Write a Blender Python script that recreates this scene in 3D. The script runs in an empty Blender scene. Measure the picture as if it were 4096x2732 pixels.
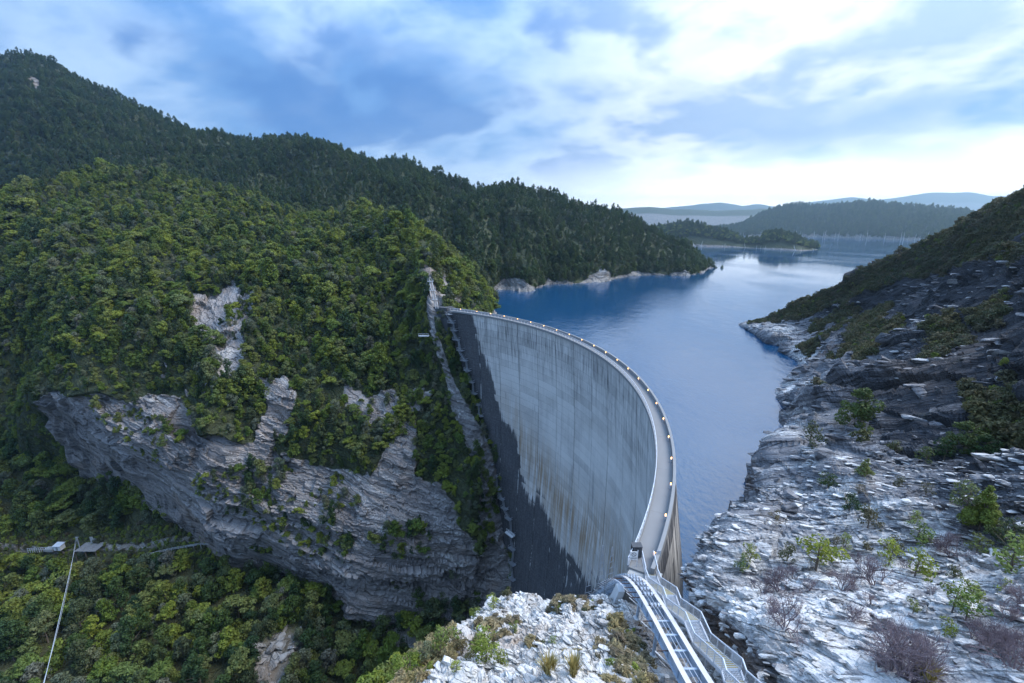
import bpy, math, random
import numpy as np
random.seed(7); rng = np.random.default_rng(7)
SC = bpy.context.scene; COL = SC.collection
R_ = math.radians

# ---------------- camera ----------------
cam_d = bpy.data.cameras.new('camera'); cam = bpy.data.objects.new('camera', cam_d); COL.objects.link(cam)
cam.location = (0, 0, 58); cam.rotation_euler = (math.pi / 2 - 0.251, 0, 0)
cam_d.lens = 16.0; cam_d.sensor_width = 36.0; cam_d.clip_start = 0.5; cam_d.clip_end = 40000
SC.camera = cam

# ---------------- world: broken dusk cloud over a clear sky ----------------
SUN_AZ, SUN_EL = R_(84), R_(47)        # azimuth from +Y towards +X
GLOW_AZ = R_(46)                       # where the cloud is thinnest and the evening sky brightest
W = bpy.data.worlds.new('World'); SC.world = W; W.use_nodes = True
def nodes_of(nt):
    def nd(kind, **kw):
        n = nt.nodes.new(kind)
        for k, v in kw.items():
            if k == 'ins':
                for a, b in v.items():
                    s = n.inputs[a]
                    if isinstance(b, bpy.types.NodeSocket): nt.links.new(b, s)
                    else: s.default_value = b
            else: setattr(n, k, v)
        return n
    return nd
def mathn(nd, op, a, b=None, c=None, clamp=False):
    n = nd('ShaderNodeMath', operation=op, use_clamp=clamp)
    for i, v in enumerate((a, b, c)):
        if v is None: continue
        if isinstance(v, bpy.types.NodeSocket): n.id_data.links.new(v, n.inputs[i])
        else: n.inputs[i].default_value = v
    return n.outputs[0]
def vmath(nd, op, a, b=None, scale=None):
    n = nd('ShaderNodeVectorMath', operation=op)
    for i, v in enumerate((a, b)):
        if v is None: continue
        if isinstance(v, bpy.types.NodeSocket): n.id_data.links.new(v, n.inputs[i])
        else: n.inputs[i].default_value = v
    if scale is not None:
        if isinstance(scale, bpy.types.NodeSocket): n.id_data.links.new(scale, n.inputs['Scale'])
        else: n.inputs['Scale'].default_value = scale
    return n.outputs['Value'] if op in ('DOT_PRODUCT', 'LENGTH', 'DISTANCE') else n.outputs[0]
def mixc(nd, fac, a, b, mode='MIX'):
    n = nd('ShaderNodeMix', data_type='RGBA', blend_type=mode); n.clamp_factor = True
    for k, v in ((0, fac), (6, a), (7, b)):
        if isinstance(v, bpy.types.NodeSocket): n.id_data.links.new(v, n.inputs[k])
        else: n.inputs[k].default_value = v if k == 0 else (tuple(v) + (1,))[:4]
    return n.outputs[2]
def ramp(nd, fac, lo, hi, a=0.0, b=1.0, smooth=True):
    n = nd('ShaderNodeMapRange', interpolation_type='SMOOTHSTEP' if smooth else 'LINEAR')
    n.clamp = True
    for k, v in enumerate((fac, lo, hi, a, b)):
        if isinstance(v, bpy.types.NodeSocket): n.id_data.links.new(v, n.inputs[k])
        else: n.inputs[k].default_value = v
    return n.outputs[0]
def noise(nd, vec, scale, detail=4, rough=0.5, dist=0.0, col=False):
    n = nd('ShaderNodeTexNoise', ins={'Vector': vec, 'Scale': scale, 'Detail': detail, 'Roughness': rough, 'Distortion': dist})
    return n.outputs['Color' if col else 'Fac']

SKY_OFF = (45.2, 3.8, 0.0)
nt = W.node_tree; nt.nodes.clear(); nd = nodes_of(nt)
tc = nd('ShaderNodeTexCoord').outputs['Generated']
sp = nd('ShaderNodeSeparateXYZ', ins={0: tc})
up = mathn(nd, 'MAXIMUM', sp.outputs[2], 0.0)
inv = mathn(nd, 'DIVIDE', 1.0, mathn(nd, 'ADD', up, 0.30))
cp = nd('ShaderNodeCombineXYZ', ins={0: mathn(nd, 'MULTIPLY', sp.outputs[0], inv), 1: mathn(nd, 'MULTIPLY', sp.outputs[1], inv), 2: 0.0}).outputs[0]
sky = nd('ShaderNodeTexSky', sky_type='NISHITA', sun_disc=False)
sky.sun_elevation = SUN_EL; sky.sun_rotation = SUN_AZ; sky.altitude = 300; sky.air_density = 1.0; sky.dust_density = 0.5; sky.ozone_density = 2.0
clear = vmath(nd, 'SCALE', sky.outputs[0], scale=0.10)
SUNV = (math.sin(GLOW_AZ) * math.cos(R_(6)), math.cos(GLOW_AZ) * math.cos(R_(6)), math.sin(R_(6)))
dot = vmath(nd, 'DOT_PRODUCT', vmath(nd, 'NORMALIZE', tc), SUNV)
glow = ramp(nd, dot, 0.66, 1.0)                      # the bright side, where the sun stands behind cloud
cpo = vmath(nd, 'ADD', cp, SKY_OFF)
rot = nd('ShaderNodeVectorRotate', rotation_type='Z_AXIS', ins={'Vector': cpo, 'Angle': R_(24)}).outputs[0]
wob = vmath(nd, 'SCALE', vmath(nd, 'SUBTRACT', noise(nd, cpo, 1.1, 3, 0.5, col=True), (0.5, 0.5, 0.5)), scale=0.32)
cq = vmath(nd, 'ADD', rot, wob)
big = noise(nd, cq, 0.85, 3, 0.5, 0.2)
fine = noise(nd, vmath(nd, 'MULTIPLY', cq, (1.0, 1.15, 1.0)), 2.9, 9, 0.55, 0.0)
den = mathn(nd, 'ADD', mathn(nd, 'MULTIPLY', big, 0.50), mathn(nd, 'MULTIPLY', fine, 0.56))
lit = ramp(nd, den, 0.43, 0.62)                       # thin bright cloud
dk = mathn(nd, 'ADD', mathn(nd, 'MULTIPLY', noise(nd, vmath(nd, 'MULTIPLY', vmath(nd, 'ADD', cq, (9.1, 4.2, 0)), (0.95, 1.1, 1.0)), 1.5, 5, 0.52, 0.0), 0.62), mathn(nd, 'MULTIPLY', fine, 0.38))
dark = ramp(nd, dk, 0.47, 0.57)                       # undersides of the heavy cloud
base = mixc(nd, 0.75, clear, (0.092, 0.238, 0.535))
c1 = mixc(nd, lit, base, (0.365, 0.51, 0.715))
c2 = mixc(nd, mathn(nd, 'MULTIPLY', glow, ramp(nd, den, 0.36, 0.62)), c1, (0.86, 0.88, 0.91))
c3 = mixc(nd, mathn(nd, 'MULTIPLY', dark, ramp(nd, glow, 0.0, 1.0, 0.80, 0.88)), c2, mixc(nd, glow, (0.060, 0.168, 0.425), (0.27, 0.395, 0.60)))
hz = ramp(nd, up, 0.0, 0.16, 1.0, 0.0)
c4 = mixc(nd, mathn(nd, 'MULTIPLY', hz, ramp(nd, dot, 0.50, 0.98, 0.05, 0.85)), c3, (2.5, 2.5, 2.45))
c5 = vmath(nd, 'SCALE', c4, scale=mathn(nd, 'MULTIPLY', ramp(nd, sp.outputs[2], 0.25, 1.0, 1.0, 2.3, False), ramp(nd, sp.outputs[2], -0.06, 0.0, 0.25, 1.0)))      # overcast: brighter towards the zenith
bg = nd('ShaderNodeBackground', ins={'Color': c5, 'Strength': 0.50})
nd('ShaderNodeOutputWorld', ins={'Surface': bg.outputs[0]})

# ---------------- the low sun behind cloud ----------------
sd = bpy.data.lights.new('sun', 'SUN'); sd.energy = 1.5; sd.angle = R_(40); sd.color = (1.0, 0.965, 0.915)
sun = bpy.data.objects.new('sun', sd); COL.objects.link(sun)
sun.rotation_euler = (math.pi / 2 - SUN_EL, 0, math.pi - SUN_AZ)

SC.view_settings.view_transform = 'Standard'; SC.view_settings.look = 'None'
SC.view_settings.exposure = 1.68; SC.view_settings.gamma = 1.0
SC.cycles.max_bounces = 5; SC.cycles.diffuse_bounces = 2; SC.cycles.glossy_bounces = 3
SC.cycles.transmission_bounces = 3; SC.cycles.volume_bounces = 0; SC.cycles.transparent_max_bounces = 6
SC.cycles.use_adaptive_sampling = True; SC.cycles.use_denoising = True
SC.cycles.caustics_reflective = False; SC.cycles.caustics_refractive = False

# ---------- numeric helpers: noise, lofted sheets, thin-plate height fields ----------
def _hash(ix, iy, iz, seed):
    h = (ix.astype(np.int64) * 374761393 + iy.astype(np.int64) * 668265263 + iz.astype(np.int64) * 2147483647 + seed * 1274126177) & 0xFFFFFFFF
    h = ((h ^ (h >> 13)) * 1274126177) & 0xFFFFFFFF
    h = ((h ^ (h >> 16)) * 2246822519) & 0xFFFFFFFF
    return ((h ^ (h >> 15)) & 0xFFFFFF) / float(0xFFFFFF)

def vnoise(p, seed=0):
    f = np.floor(p); t = p - f; i = f.astype(np.int64)
    t = t * t * t * (t * (t * 6 - 15) + 10)
    r = 0
    for dx in (0, 1):
        wx = t[:, 0] if dx else 1 - t[:, 0]
        for dy in (0, 1):
            wy = t[:, 1] if dy else 1 - t[:, 1]
            for dz in (0, 1):
                wz = t[:, 2] if dz else 1 - t[:, 2]
                r = r + wx * wy * wz * _hash(i[:, 0] + dx, i[:, 1] + dy, i[:, 2] + dz, seed)
    return r * 2 - 1

def fbm(p, scale, octv=4, seed=0, gain=0.5, ridged=False):
    p = np.asarray(p, float) / scale
    a = 1.0; r = 0; n = 0
    for k in range(octv):
        v = vnoise(p + 17.3 * k, seed + k)
        if ridged: v = 1 - 2 * np.abs(v)
        r = r + a * v; n += a
        p = p * 2.03; a *= gain
    return r / n

def catmull(C, xs):
    """C: (n, ...) control values, xs in [0, n-1]"""
    n = C.shape[0]
    i = np.clip(np.floor(xs).astype(int), 0, n - 2); t = xs - i
    g = lambda k: C[np.clip(k, 0, n - 1)]
    p0, p1, p2, p3 = g(i - 1), g(i), g(i + 1), g(i + 2)
    p0 = np.where((i == 0).reshape((-1,) + (1,) * (C.ndim - 1)), 2 * p1 - p2, p0)
    p3 = np.where((i == n - 2).reshape((-1,) + (1,) * (C.ndim - 1)), 2 * p2 - p1, p3)
    t = t.reshape((-1,) + (1,) * (C.ndim - 1))
    k = 0.42
    m1, m2 = k * (p2 - p0), k * (p3 - p1)
    return (2 * t**3 - 3 * t**2 + 1) * p1 + (t**3 - 2 * t**2 + t) * m1 + (-2 * t**3 + 3 * t**2) * p2 + (t**3 - t**2) * m2

def spread(counts):
    out = []
    for k, c in enumerate(counts): out += [k + j / c for j in range(c)]
    return np.array(out + [len(counts)], float)

def loft(C, cs, ct):
    """C (ns, nt, 3) -> S parameter grids and points (S, T, 3)"""
    C = np.asarray(C, float)
    s = spread(cs); t = spread(ct)
    P = catmull(C, s)                                   # (S, nt, 3)
    P = catmull(P.transpose(1, 0, 2), t).transpose(1, 0, 2)
    return s, t, P

def grid_normals(P):
    du = np.gradient(P, axis=0); dv = np.gradient(P, axis=1)
    n = np.cross(du, dv)
    return n / np.maximum(np.linalg.norm(n, axis=2, keepdims=True), 1e-9)

def tps(pts):
    pts = np.asarray(pts, float); n = len(pts)
    def U(r2): return 0.5 * r2 * np.log(np.maximum(r2, 1e-9))
    d2 = ((pts[:, None, :2] - pts[None, :, :2]) ** 2).sum(2)
    K = U(d2) + np.eye(n) * 30.0
    Pm = np.c_[np.ones(n), pts[:, :2]]
    A = np.block([[K, Pm], [Pm.T, np.zeros((3, 3))]])
    w = np.linalg.solve(A, np.r_[pts[:, 2], 0, 0, 0])
    def f(x, y):
        x = np.asarray(x, float); y = np.asarray(y, float); z = w[n] + w[n + 1] * x + w[n + 2] * y
        for k in range(n): z = z + w[k] * U((x - pts[k, 0]) ** 2 + (y - pts[k, 1]) ** 2)
        return z
    return f

def in_poly(x, y, poly):
    ins = np.zeros(x.shape, bool); n = len(poly); j = n - 1
    for i in range(n):
        xi, yi = poly[i]; xj, yj = poly[j]
        c = ((yi > y) != (yj > y)) & (x < (xj - xi) * (y - yi) / (yj - yi + 1e-12) + xi)
        ins ^= c; j = i
    return ins

# ---------------- measured control points of the place (metres, lake surface at z = 0) ----------------
FAR_BANK = [[(-420.0,250.0,-95.0),(-400.0,250.0,-75.0),(-395.0,262.0,-50.0),(-390.0,275.0,-25.0),(-385.0,290.0,0.0),(-385.0,312.0,30.0),(-385.0,335.0,60.0),(-385.0,365.0,88.0),(-390.0,430.0,70.0)],[(-327.0,238.0,-95.0),(-327.0,238.0,-61.2),(-331.1,246.0,-43.0),(-335.0,254.0,-24.4),(-341.7,265.0,-2.9),(-355.3,285.0,21.5),(-373.0,312.0,48.2),(-394.0,345.0,72.0),(-394.0,415.0,62.0)],[(-267.3,227.0,-95.0),(-277.3,232.0,-49.1),(-278.0,236.0,-36.0),(-277.5,240.0,-22.7),(-280.9,250.0,-2.3),(-295.5,272.0,23.1),(-316.0,305.0,51.6),(-336.5,345.0,83.7),(-336.5,415.0,70.0)],[(-207.2,210.0,-90.0),(-215.2,202.0,-22.4),(-211.6,200.0,-15.7),(-211.1,205.0,-9.5),(-221.2,222.0,7.0),(-242.7,254.0,31.0),(-288.3,318.0,61.2),(-337.4,395.0,98.3),(-337.4,465.0,80.0)],[(-161.9,197.0,-105.0),(-169.9,187.0,-49.6),(-165.4,184.0,-30.3),(-165.8,194.0,-15.4),(-172.0,209.0,2.7),(-192.6,242.0,27.0),(-240.5,312.0,57.9),(-297.4,395.0,93.7),(-297.4,465.0,80.0)],[(-129.0,190.0,-118.0),(-135.0,180.0,-72.9),(-133.5,177.0,-50.6),(-133.3,186.0,-30.3),(-137.1,200.0,-7.8),(-154.5,234.0,17.6),(-191.5,300.0,46.7),(-244.0,390.0,84.0),(-244.0,460.0,76.0)],[(-92.2,184.0,-128.0),(-96.2,174.0,-94.6),(-95.8,171.0,-65.3),(-96.1,182.0,-43.8),(-99.3,196.0,-16.1),(-110.8,228.0,11.9),(-137.6,292.0,35.2),(-169.1,365.0,60.9),(-169.1,425.0,58.0)],[(-61.8,177.0,-132.0),(-63.8,169.0,-117.2),(-63.2,167.0,-83.3),(-64.7,179.0,-55.8),(-69.7,194.0,-25.1),(-76.3,222.0,4.4),(-92.8,280.0,31.3),(-111.6,350.0,60.0),(-111.6,410.0,55.0)],[(-34.7,179.0,-130.0),(-34.7,175.0,-117.7),(-37.9,174.0,-80.3),(-39.4,186.0,-46.0),(-43.1,200.0,-19.6),(-48.2,218.0,6.9),(-57.0,250.0,29.8),(-68.5,300.0,54.8),(-63.5,350.0,40.0)],[(-0.9,186.0,-125.0),(-2.9,182.0,-113.0),(-8.5,188.0,-77.6),(-17.8,196.0,-36.0),(-28.0,202.0,-8.5),(-36.7,207.0,14.3),(-41.0,222.0,30.0),(-44.5,275.0,43.5),(-34.5,320.0,28.0)],[(14.0,204.0,-120.0),(10.0,208.0,-100.0),(-2.0,212.0,-50.0),(-14.0,214.0,-15.0),(-22.0,217.0,5.0),(-29.0,220.0,18.0),(-37.9,226.0,25.5),(-36.1,278.0,39.2),(-20.0,330.0,16.0)],[(14.0,246.0,-40.0),(10.0,244.0,-30.0),(4.0,243.0,-20.0),(-2.0,243.0,-10.0),(-8.0,244.0,-1.0),(-24.7,252.0,12.8),(-26.6,262.0,19.8),(-30.4,285.0,33.3),(-15.0,330.0,10.0)],[(20.0,286.0,-20.0),(14.0,286.0,-15.0),(9.0,287.0,-10.0),(5.0,289.0,-5.0),(-8.5,292.0,0.0),(-10.4,291.0,2.5),(-15.3,300.0,8.2),(-18.7,303.0,15.8),(-10.0,340.0,4.0)],[(-10.0,345.0,-20.0),(-11.0,345.0,-17.0),(-12.0,346.0,-13.0),(-13.0,347.0,-10.0),(-15.0,348.0,-8.0),(-18.0,349.0,-6.0),(-22.0,350.0,-5.0),(-26.0,350.0,-4.0),(-30.0,352.0,-8.0)]]
BACK_MOUNTAIN = [[(-679.2,504.9,50.5),(-696.0,520.0,62.0),(-724.0,545.2,80.3),(-789.2,604.0,133.6),(-866.9,674.0,184.9),(-938.4,738.4,226.3),(-1006.7,800.0,259.9),(-1114.2,896.9,161.1)],[(-601.6,495.1,55.5),(-617.1,510.7,67.0),(-642.8,536.8,87.3),(-702.8,597.5,146.5),(-774.2,669.8,203.6),(-839.9,736.4,249.7),(-902.7,800.0,287.0),(-1001.6,900.2,178.0)],[(-526.5,485.2,60.3),(-540.9,501.4,71.8),(-564.6,528.3,92.8),(-620.0,591.0,154.2),(-685.8,665.6,213.3),(-746.5,734.3,261.1),(-804.4,800.0,299.7),(-896.4,904.2,185.8)],[(-494.4,480.9,64.0),(-508.3,497.4,75.5),(-531.1,524.6,96.8),(-584.3,588.2,159.1),(-647.7,663.8,219.1),(-706.0,733.4,267.5),(-761.7,800.0,306.7),(-850.4,905.9,190.2)],[(-464.9,476.7,67.4),(-478.7,493.7,78.9),(-501.0,521.3,99.0),(-553.0,585.6,157.7),(-615.0,662.2,214.3),(-672.1,732.6,260.0),(-726.6,800.0,296.9),(-814.7,908.9,184.1)],[(-406.9,468.0,74.0),(-420.9,486.3,85.5),(-442.5,514.5,101.1),(-492.9,580.4,146.5),(-552.8,658.8,190.2),(-608.0,731.0,225.5),(-660.8,800.0,254.1),(-750.2,917.0,157.5)],[(-365.8,461.5,70.5),(-379.4,480.5,82.0),(-399.8,509.3,95.9),(-447.5,576.4,135.9),(-504.3,656.2,174.4),(-556.6,729.7,205.5),(-606.5,800.0,230.7),(-693.3,922.0,143.1)],[(-323.6,454.6,66.5),(-336.6,474.5,78.0),(-355.6,503.8,89.9),(-400.1,572.1,124.2),(-453.1,653.5,157.2),(-501.8,728.4,183.9),(-548.5,800.0,205.5),(-631.4,927.4,127.4)],[(-282.9,447.8,60.2),(-294.9,468.5,71.7),(-311.7,497.4,82.6),(-350.9,564.8,113.6),(-397.5,645.1,143.5),(-440.4,718.9,167.7),(-481.5,789.5,187.2),(-558.3,921.7,116.1)],[(-247.8,441.9,50.8),(-258.7,463.0,62.3),(-273.0,491.0,73.0),(-306.4,556.2,103.5),(-346.2,633.9,132.9),(-382.8,705.3,156.6),(-417.8,773.6,175.8),(-487.3,909.1,109.0)],[(-226.2,438.2,44.9),(-236.2,459.6,56.4),(-248.9,487.0,67.4),(-278.8,550.8,98.8),(-314.3,626.8,129.1),(-346.9,696.8,153.5),(-378.2,763.6,173.3),(-442.2,900.6,107.5)],[(-200.8,434.1,38.1),(-209.7,455.6,49.6),(-220.8,482.3,61.2),(-246.4,544.5,94.7),(-277.0,618.5,126.9),(-305.1,686.7,152.9),(-332.1,751.8,173.9),(-389.0,889.8,107.8)],[(-168.6,425.1,37.1),(-176.4,447.1,48.6),(-185.5,472.9,59.6),(-206.9,533.2,91.3),(-232.4,605.0,121.8),(-255.8,671.1,146.4),(-278.3,734.3,166.3),(-328.2,875.0,103.1)],[(-150.0,419.3,37.1),(-157.3,441.8,48.6),(-165.6,467.1,58.2),(-184.8,526.4,85.4),(-207.7,596.9,111.6),(-228.8,661.7,132.7),(-249.0,723.8,149.8),(-295.8,867.9,92.9)],[(-133.0,413.9,37.1),(-139.7,436.8,48.6),(-147.1,461.7,57.3),(-164.2,519.9,81.7),(-184.6,589.2,105.2),(-203.3,652.9,124.2),(-221.3,713.9,139.5),(-264.4,860.4,86.5)],[(-117.7,409.0,33.1),(-123.8,432.1,44.6),(-130.2,456.6,53.0),(-145.3,513.8,76.6),(-163.2,581.9,99.4),(-179.7,644.6,117.8),(-195.5,704.6,132.7),(-234.4,852.3,82.3)],[(-105.8,405.3,26.6),(-111.2,428.2,38.1),(-116.9,452.4,47.5),(-130.1,508.9,74.4),(-145.9,576.1,100.2),(-160.4,637.9,121.1),(-174.3,697.0,138.0),(-208.7,843.5,85.6)],[(-94.0,401.6,20.1),(-98.8,424.4,31.6),(-103.7,448.3,41.8),(-115.3,503.9,70.7),(-129.0,570.2,98.5),(-141.6,631.2,120.9),(-153.7,689.5,139.1),(-184.0,835.2,86.3)],[(-69.7,393.4,6.7),(-73.3,416.5,18.2),(-76.9,439.7,27.8),(-85.4,494.0,55.3),(-95.5,558.7,81.7),(-104.8,618.1,103.0),(-113.6,675.0,120.3),(-136.6,822.4,74.6)],[(-45.3,385.3,-13.8),(-47.6,408.2,-2.3),(-49.9,430.9,7.9),(-55.3,483.8,37.0),(-61.6,546.7,65.0),(-67.5,604.6,87.6),(-73.1,660.0,105.9),(-87.9,806.5,65.6)],[(-30.0,354.1,-12.0),(-31.7,377.6,-0.5),(-31.7,395.3,5.5),(-37.8,459.9,35.2),(-42.8,528.5,60.6),(-47.5,591.6,81.1),(-51.9,652.0,97.7),(-63.0,802.3,60.6)],[(-22.5,361.2,-12.0),(-23.8,384.5,-0.5),(-23.8,401.6,5.5),(-28.0,463.2,35.4),(-31.6,528.7,61.0),(-34.8,589.0,81.6),(-37.9,646.6,98.4),(-46.0,796.2,61.0)],[(-15.5,387.4,-12.0),(-16.3,410.2,-0.5),(-16.3,425.8,5.5),(-18.6,479.5,37.2),(-20.6,537.3,64.0),(-22.4,590.4,85.7),(-24.1,641.2,103.3),(-29.1,787.3,64.0)],[(-6.2,397.5,-12.0),(-6.5,420.1,-0.5),(-6.5,434.8,5.5),(-7.3,484.6,37.1),(-8.0,538.5,64.0),(-8.7,588.0,85.6),(-9.3,635.4,103.2),(-11.2,779.6,64.0)],[(2.6,389.2,-12.0),(2.7,411.8,-0.5),(2.7,426.7,5.5),(3.1,477.3,37.1),(3.4,531.8,63.9),(3.7,582.0,85.5),(3.9,630.0,103.1),(4.8,774.7,63.9)],[(12.7,381.5,-12.0),(13.4,404.5,-0.5),(13.4,419.9,5.5),(15.3,473.2,35.5),(17.0,530.4,61.2),(18.5,583.1,81.9),(19.9,633.4,98.7),(24.1,780.3,61.2)],[(22.1,398.3,-12.0),(23.2,421.1,-0.5),(23.2,435.9,5.5),(26.3,485.7,34.2),(28.8,539.5,59.0),(31.1,588.9,78.9),(33.4,636.3,95.1),(40.3,782.5,59.0)],[(33.7,434.2,-12.0),(35.1,456.5,-0.5),(35.1,469.6,5.5),(38.7,511.3,33.0),(41.6,557.0,56.8),(44.4,599.0,76.0),(47.0,639.1,91.6),(56.3,781.9,56.8)],[(42.3,434.0,-12.0),(44.2,456.5,-0.5),(44.2,469.8,5.5),(48.7,512.1,32.1),(52.5,558.4,55.3),(56.0,601.0,74.1),(59.4,641.7,89.2),(71.2,785.5,55.3)],[(50.9,433.7,-12.0),(53.2,456.5,-0.5),(53.2,469.9,5.5),(58.8,512.8,29.8),(63.5,559.8,51.3),(67.8,603.0,68.7),(72.0,644.3,82.8),(86.6,790.1,51.3)],[(59.5,433.5,-12.0),(62.2,456.5,-0.5),(62.2,470.0,5.5),(69.0,513.6,28.2),(74.6,561.2,48.5),(79.7,605.0,65.0),(84.7,646.9,78.3),(102.1,794.0,48.5)],[(72.8,444.9,-12.0),(76.0,467.7,-0.5),(76.0,480.9,5.5),(83.7,522.4,27.7),(90.1,567.9,47.8),(96.0,609.8,64.0),(101.6,649.9,77.1),(122.1,796.0,47.8)],[(91.4,454.4,-12.0),(95.3,477.1,-0.5),(95.3,489.7,5.5),(104.2,528.5,26.1),(111.6,571.3,44.9),(118.4,610.7,60.1),(124.9,648.4,72.4),(150.0,793.9,44.9)],[(117.5,493.3,-12.0),(121.9,515.1,-0.5),(121.9,525.7,5.5),(129.7,554.6,25.0),(136.3,587.6,43.0),(142.3,617.8,57.5),(148.1,646.8,69.3),(175.8,786.3,43.0)],[(141.8,519.0,-12.0),(146.5,540.2,-0.5),(146.5,549.5,5.5),(153.6,571.8,21.8),(159.6,598.1,37.5),(165.0,622.2,50.2),(170.2,645.4,60.4),(200.8,781.5,37.5)],[(159.9,518.8,-12.0),(165.6,540.7,-0.5),(165.6,549.7,5.5),(173.3,570.3,17.0),(179.8,595.0,29.3),(185.7,617.7,39.2),(191.4,639.4,47.2),(228.1,779.9,29.3)],[(178.0,518.8,-12.0),(184.7,541.2,-0.5),(184.7,549.7,5.5),(192.8,568.4,12.8),(199.6,591.1,22.0),(205.8,612.0,29.4),(211.8,632.0,35.4),(254.7,775.6,22.0)],[(194.8,518.1,-12.0),(202.3,540.7,-0.5),(202.3,548.9,5.5),(210.6,566.0,10.5),(217.6,587.1,18.0),(224.1,606.5,24.1),(230.2,625.0,29.1),(278.1,769.3,18.0)],[(207.1,518.5,-12.0),(215.6,541.5,-0.5),(215.6,549.2,3.2),(223.7,563.7,5.7),(230.5,582.2,9.8),(236.7,599.3,13.1),(242.7,615.6,15.8),(296.7,762.9,9.8)],[(223.6,540.9,-12.0),(232.9,564.1,-0.5),(232.9,570.4,0.1),(238.5,578.0,0.1),(243.2,589.6,0.3),(247.5,600.3,0.3),(251.6,610.5,0.4),(311.2,759.0,0.3)],[(278.3,623.8,-12.0),(272.3,627.8,-1.0),(270.3,630.8,0.6),(268.3,635.8,1.5),(267.3,641.8,2.0),(266.3,647.8,2.0),(265.3,653.8,2.0),(272.3,687.8,-10.0)],[(302.3,627.8,-20.0),(298.3,633.8,-16.0),(297.3,637.8,-15.0),(296.3,643.8,-14.0),(295.3,649.8,-13.0),(294.3,657.8,-12.0),(294.3,663.8,-12.0),(296.3,687.8,-20.0)]]
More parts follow.
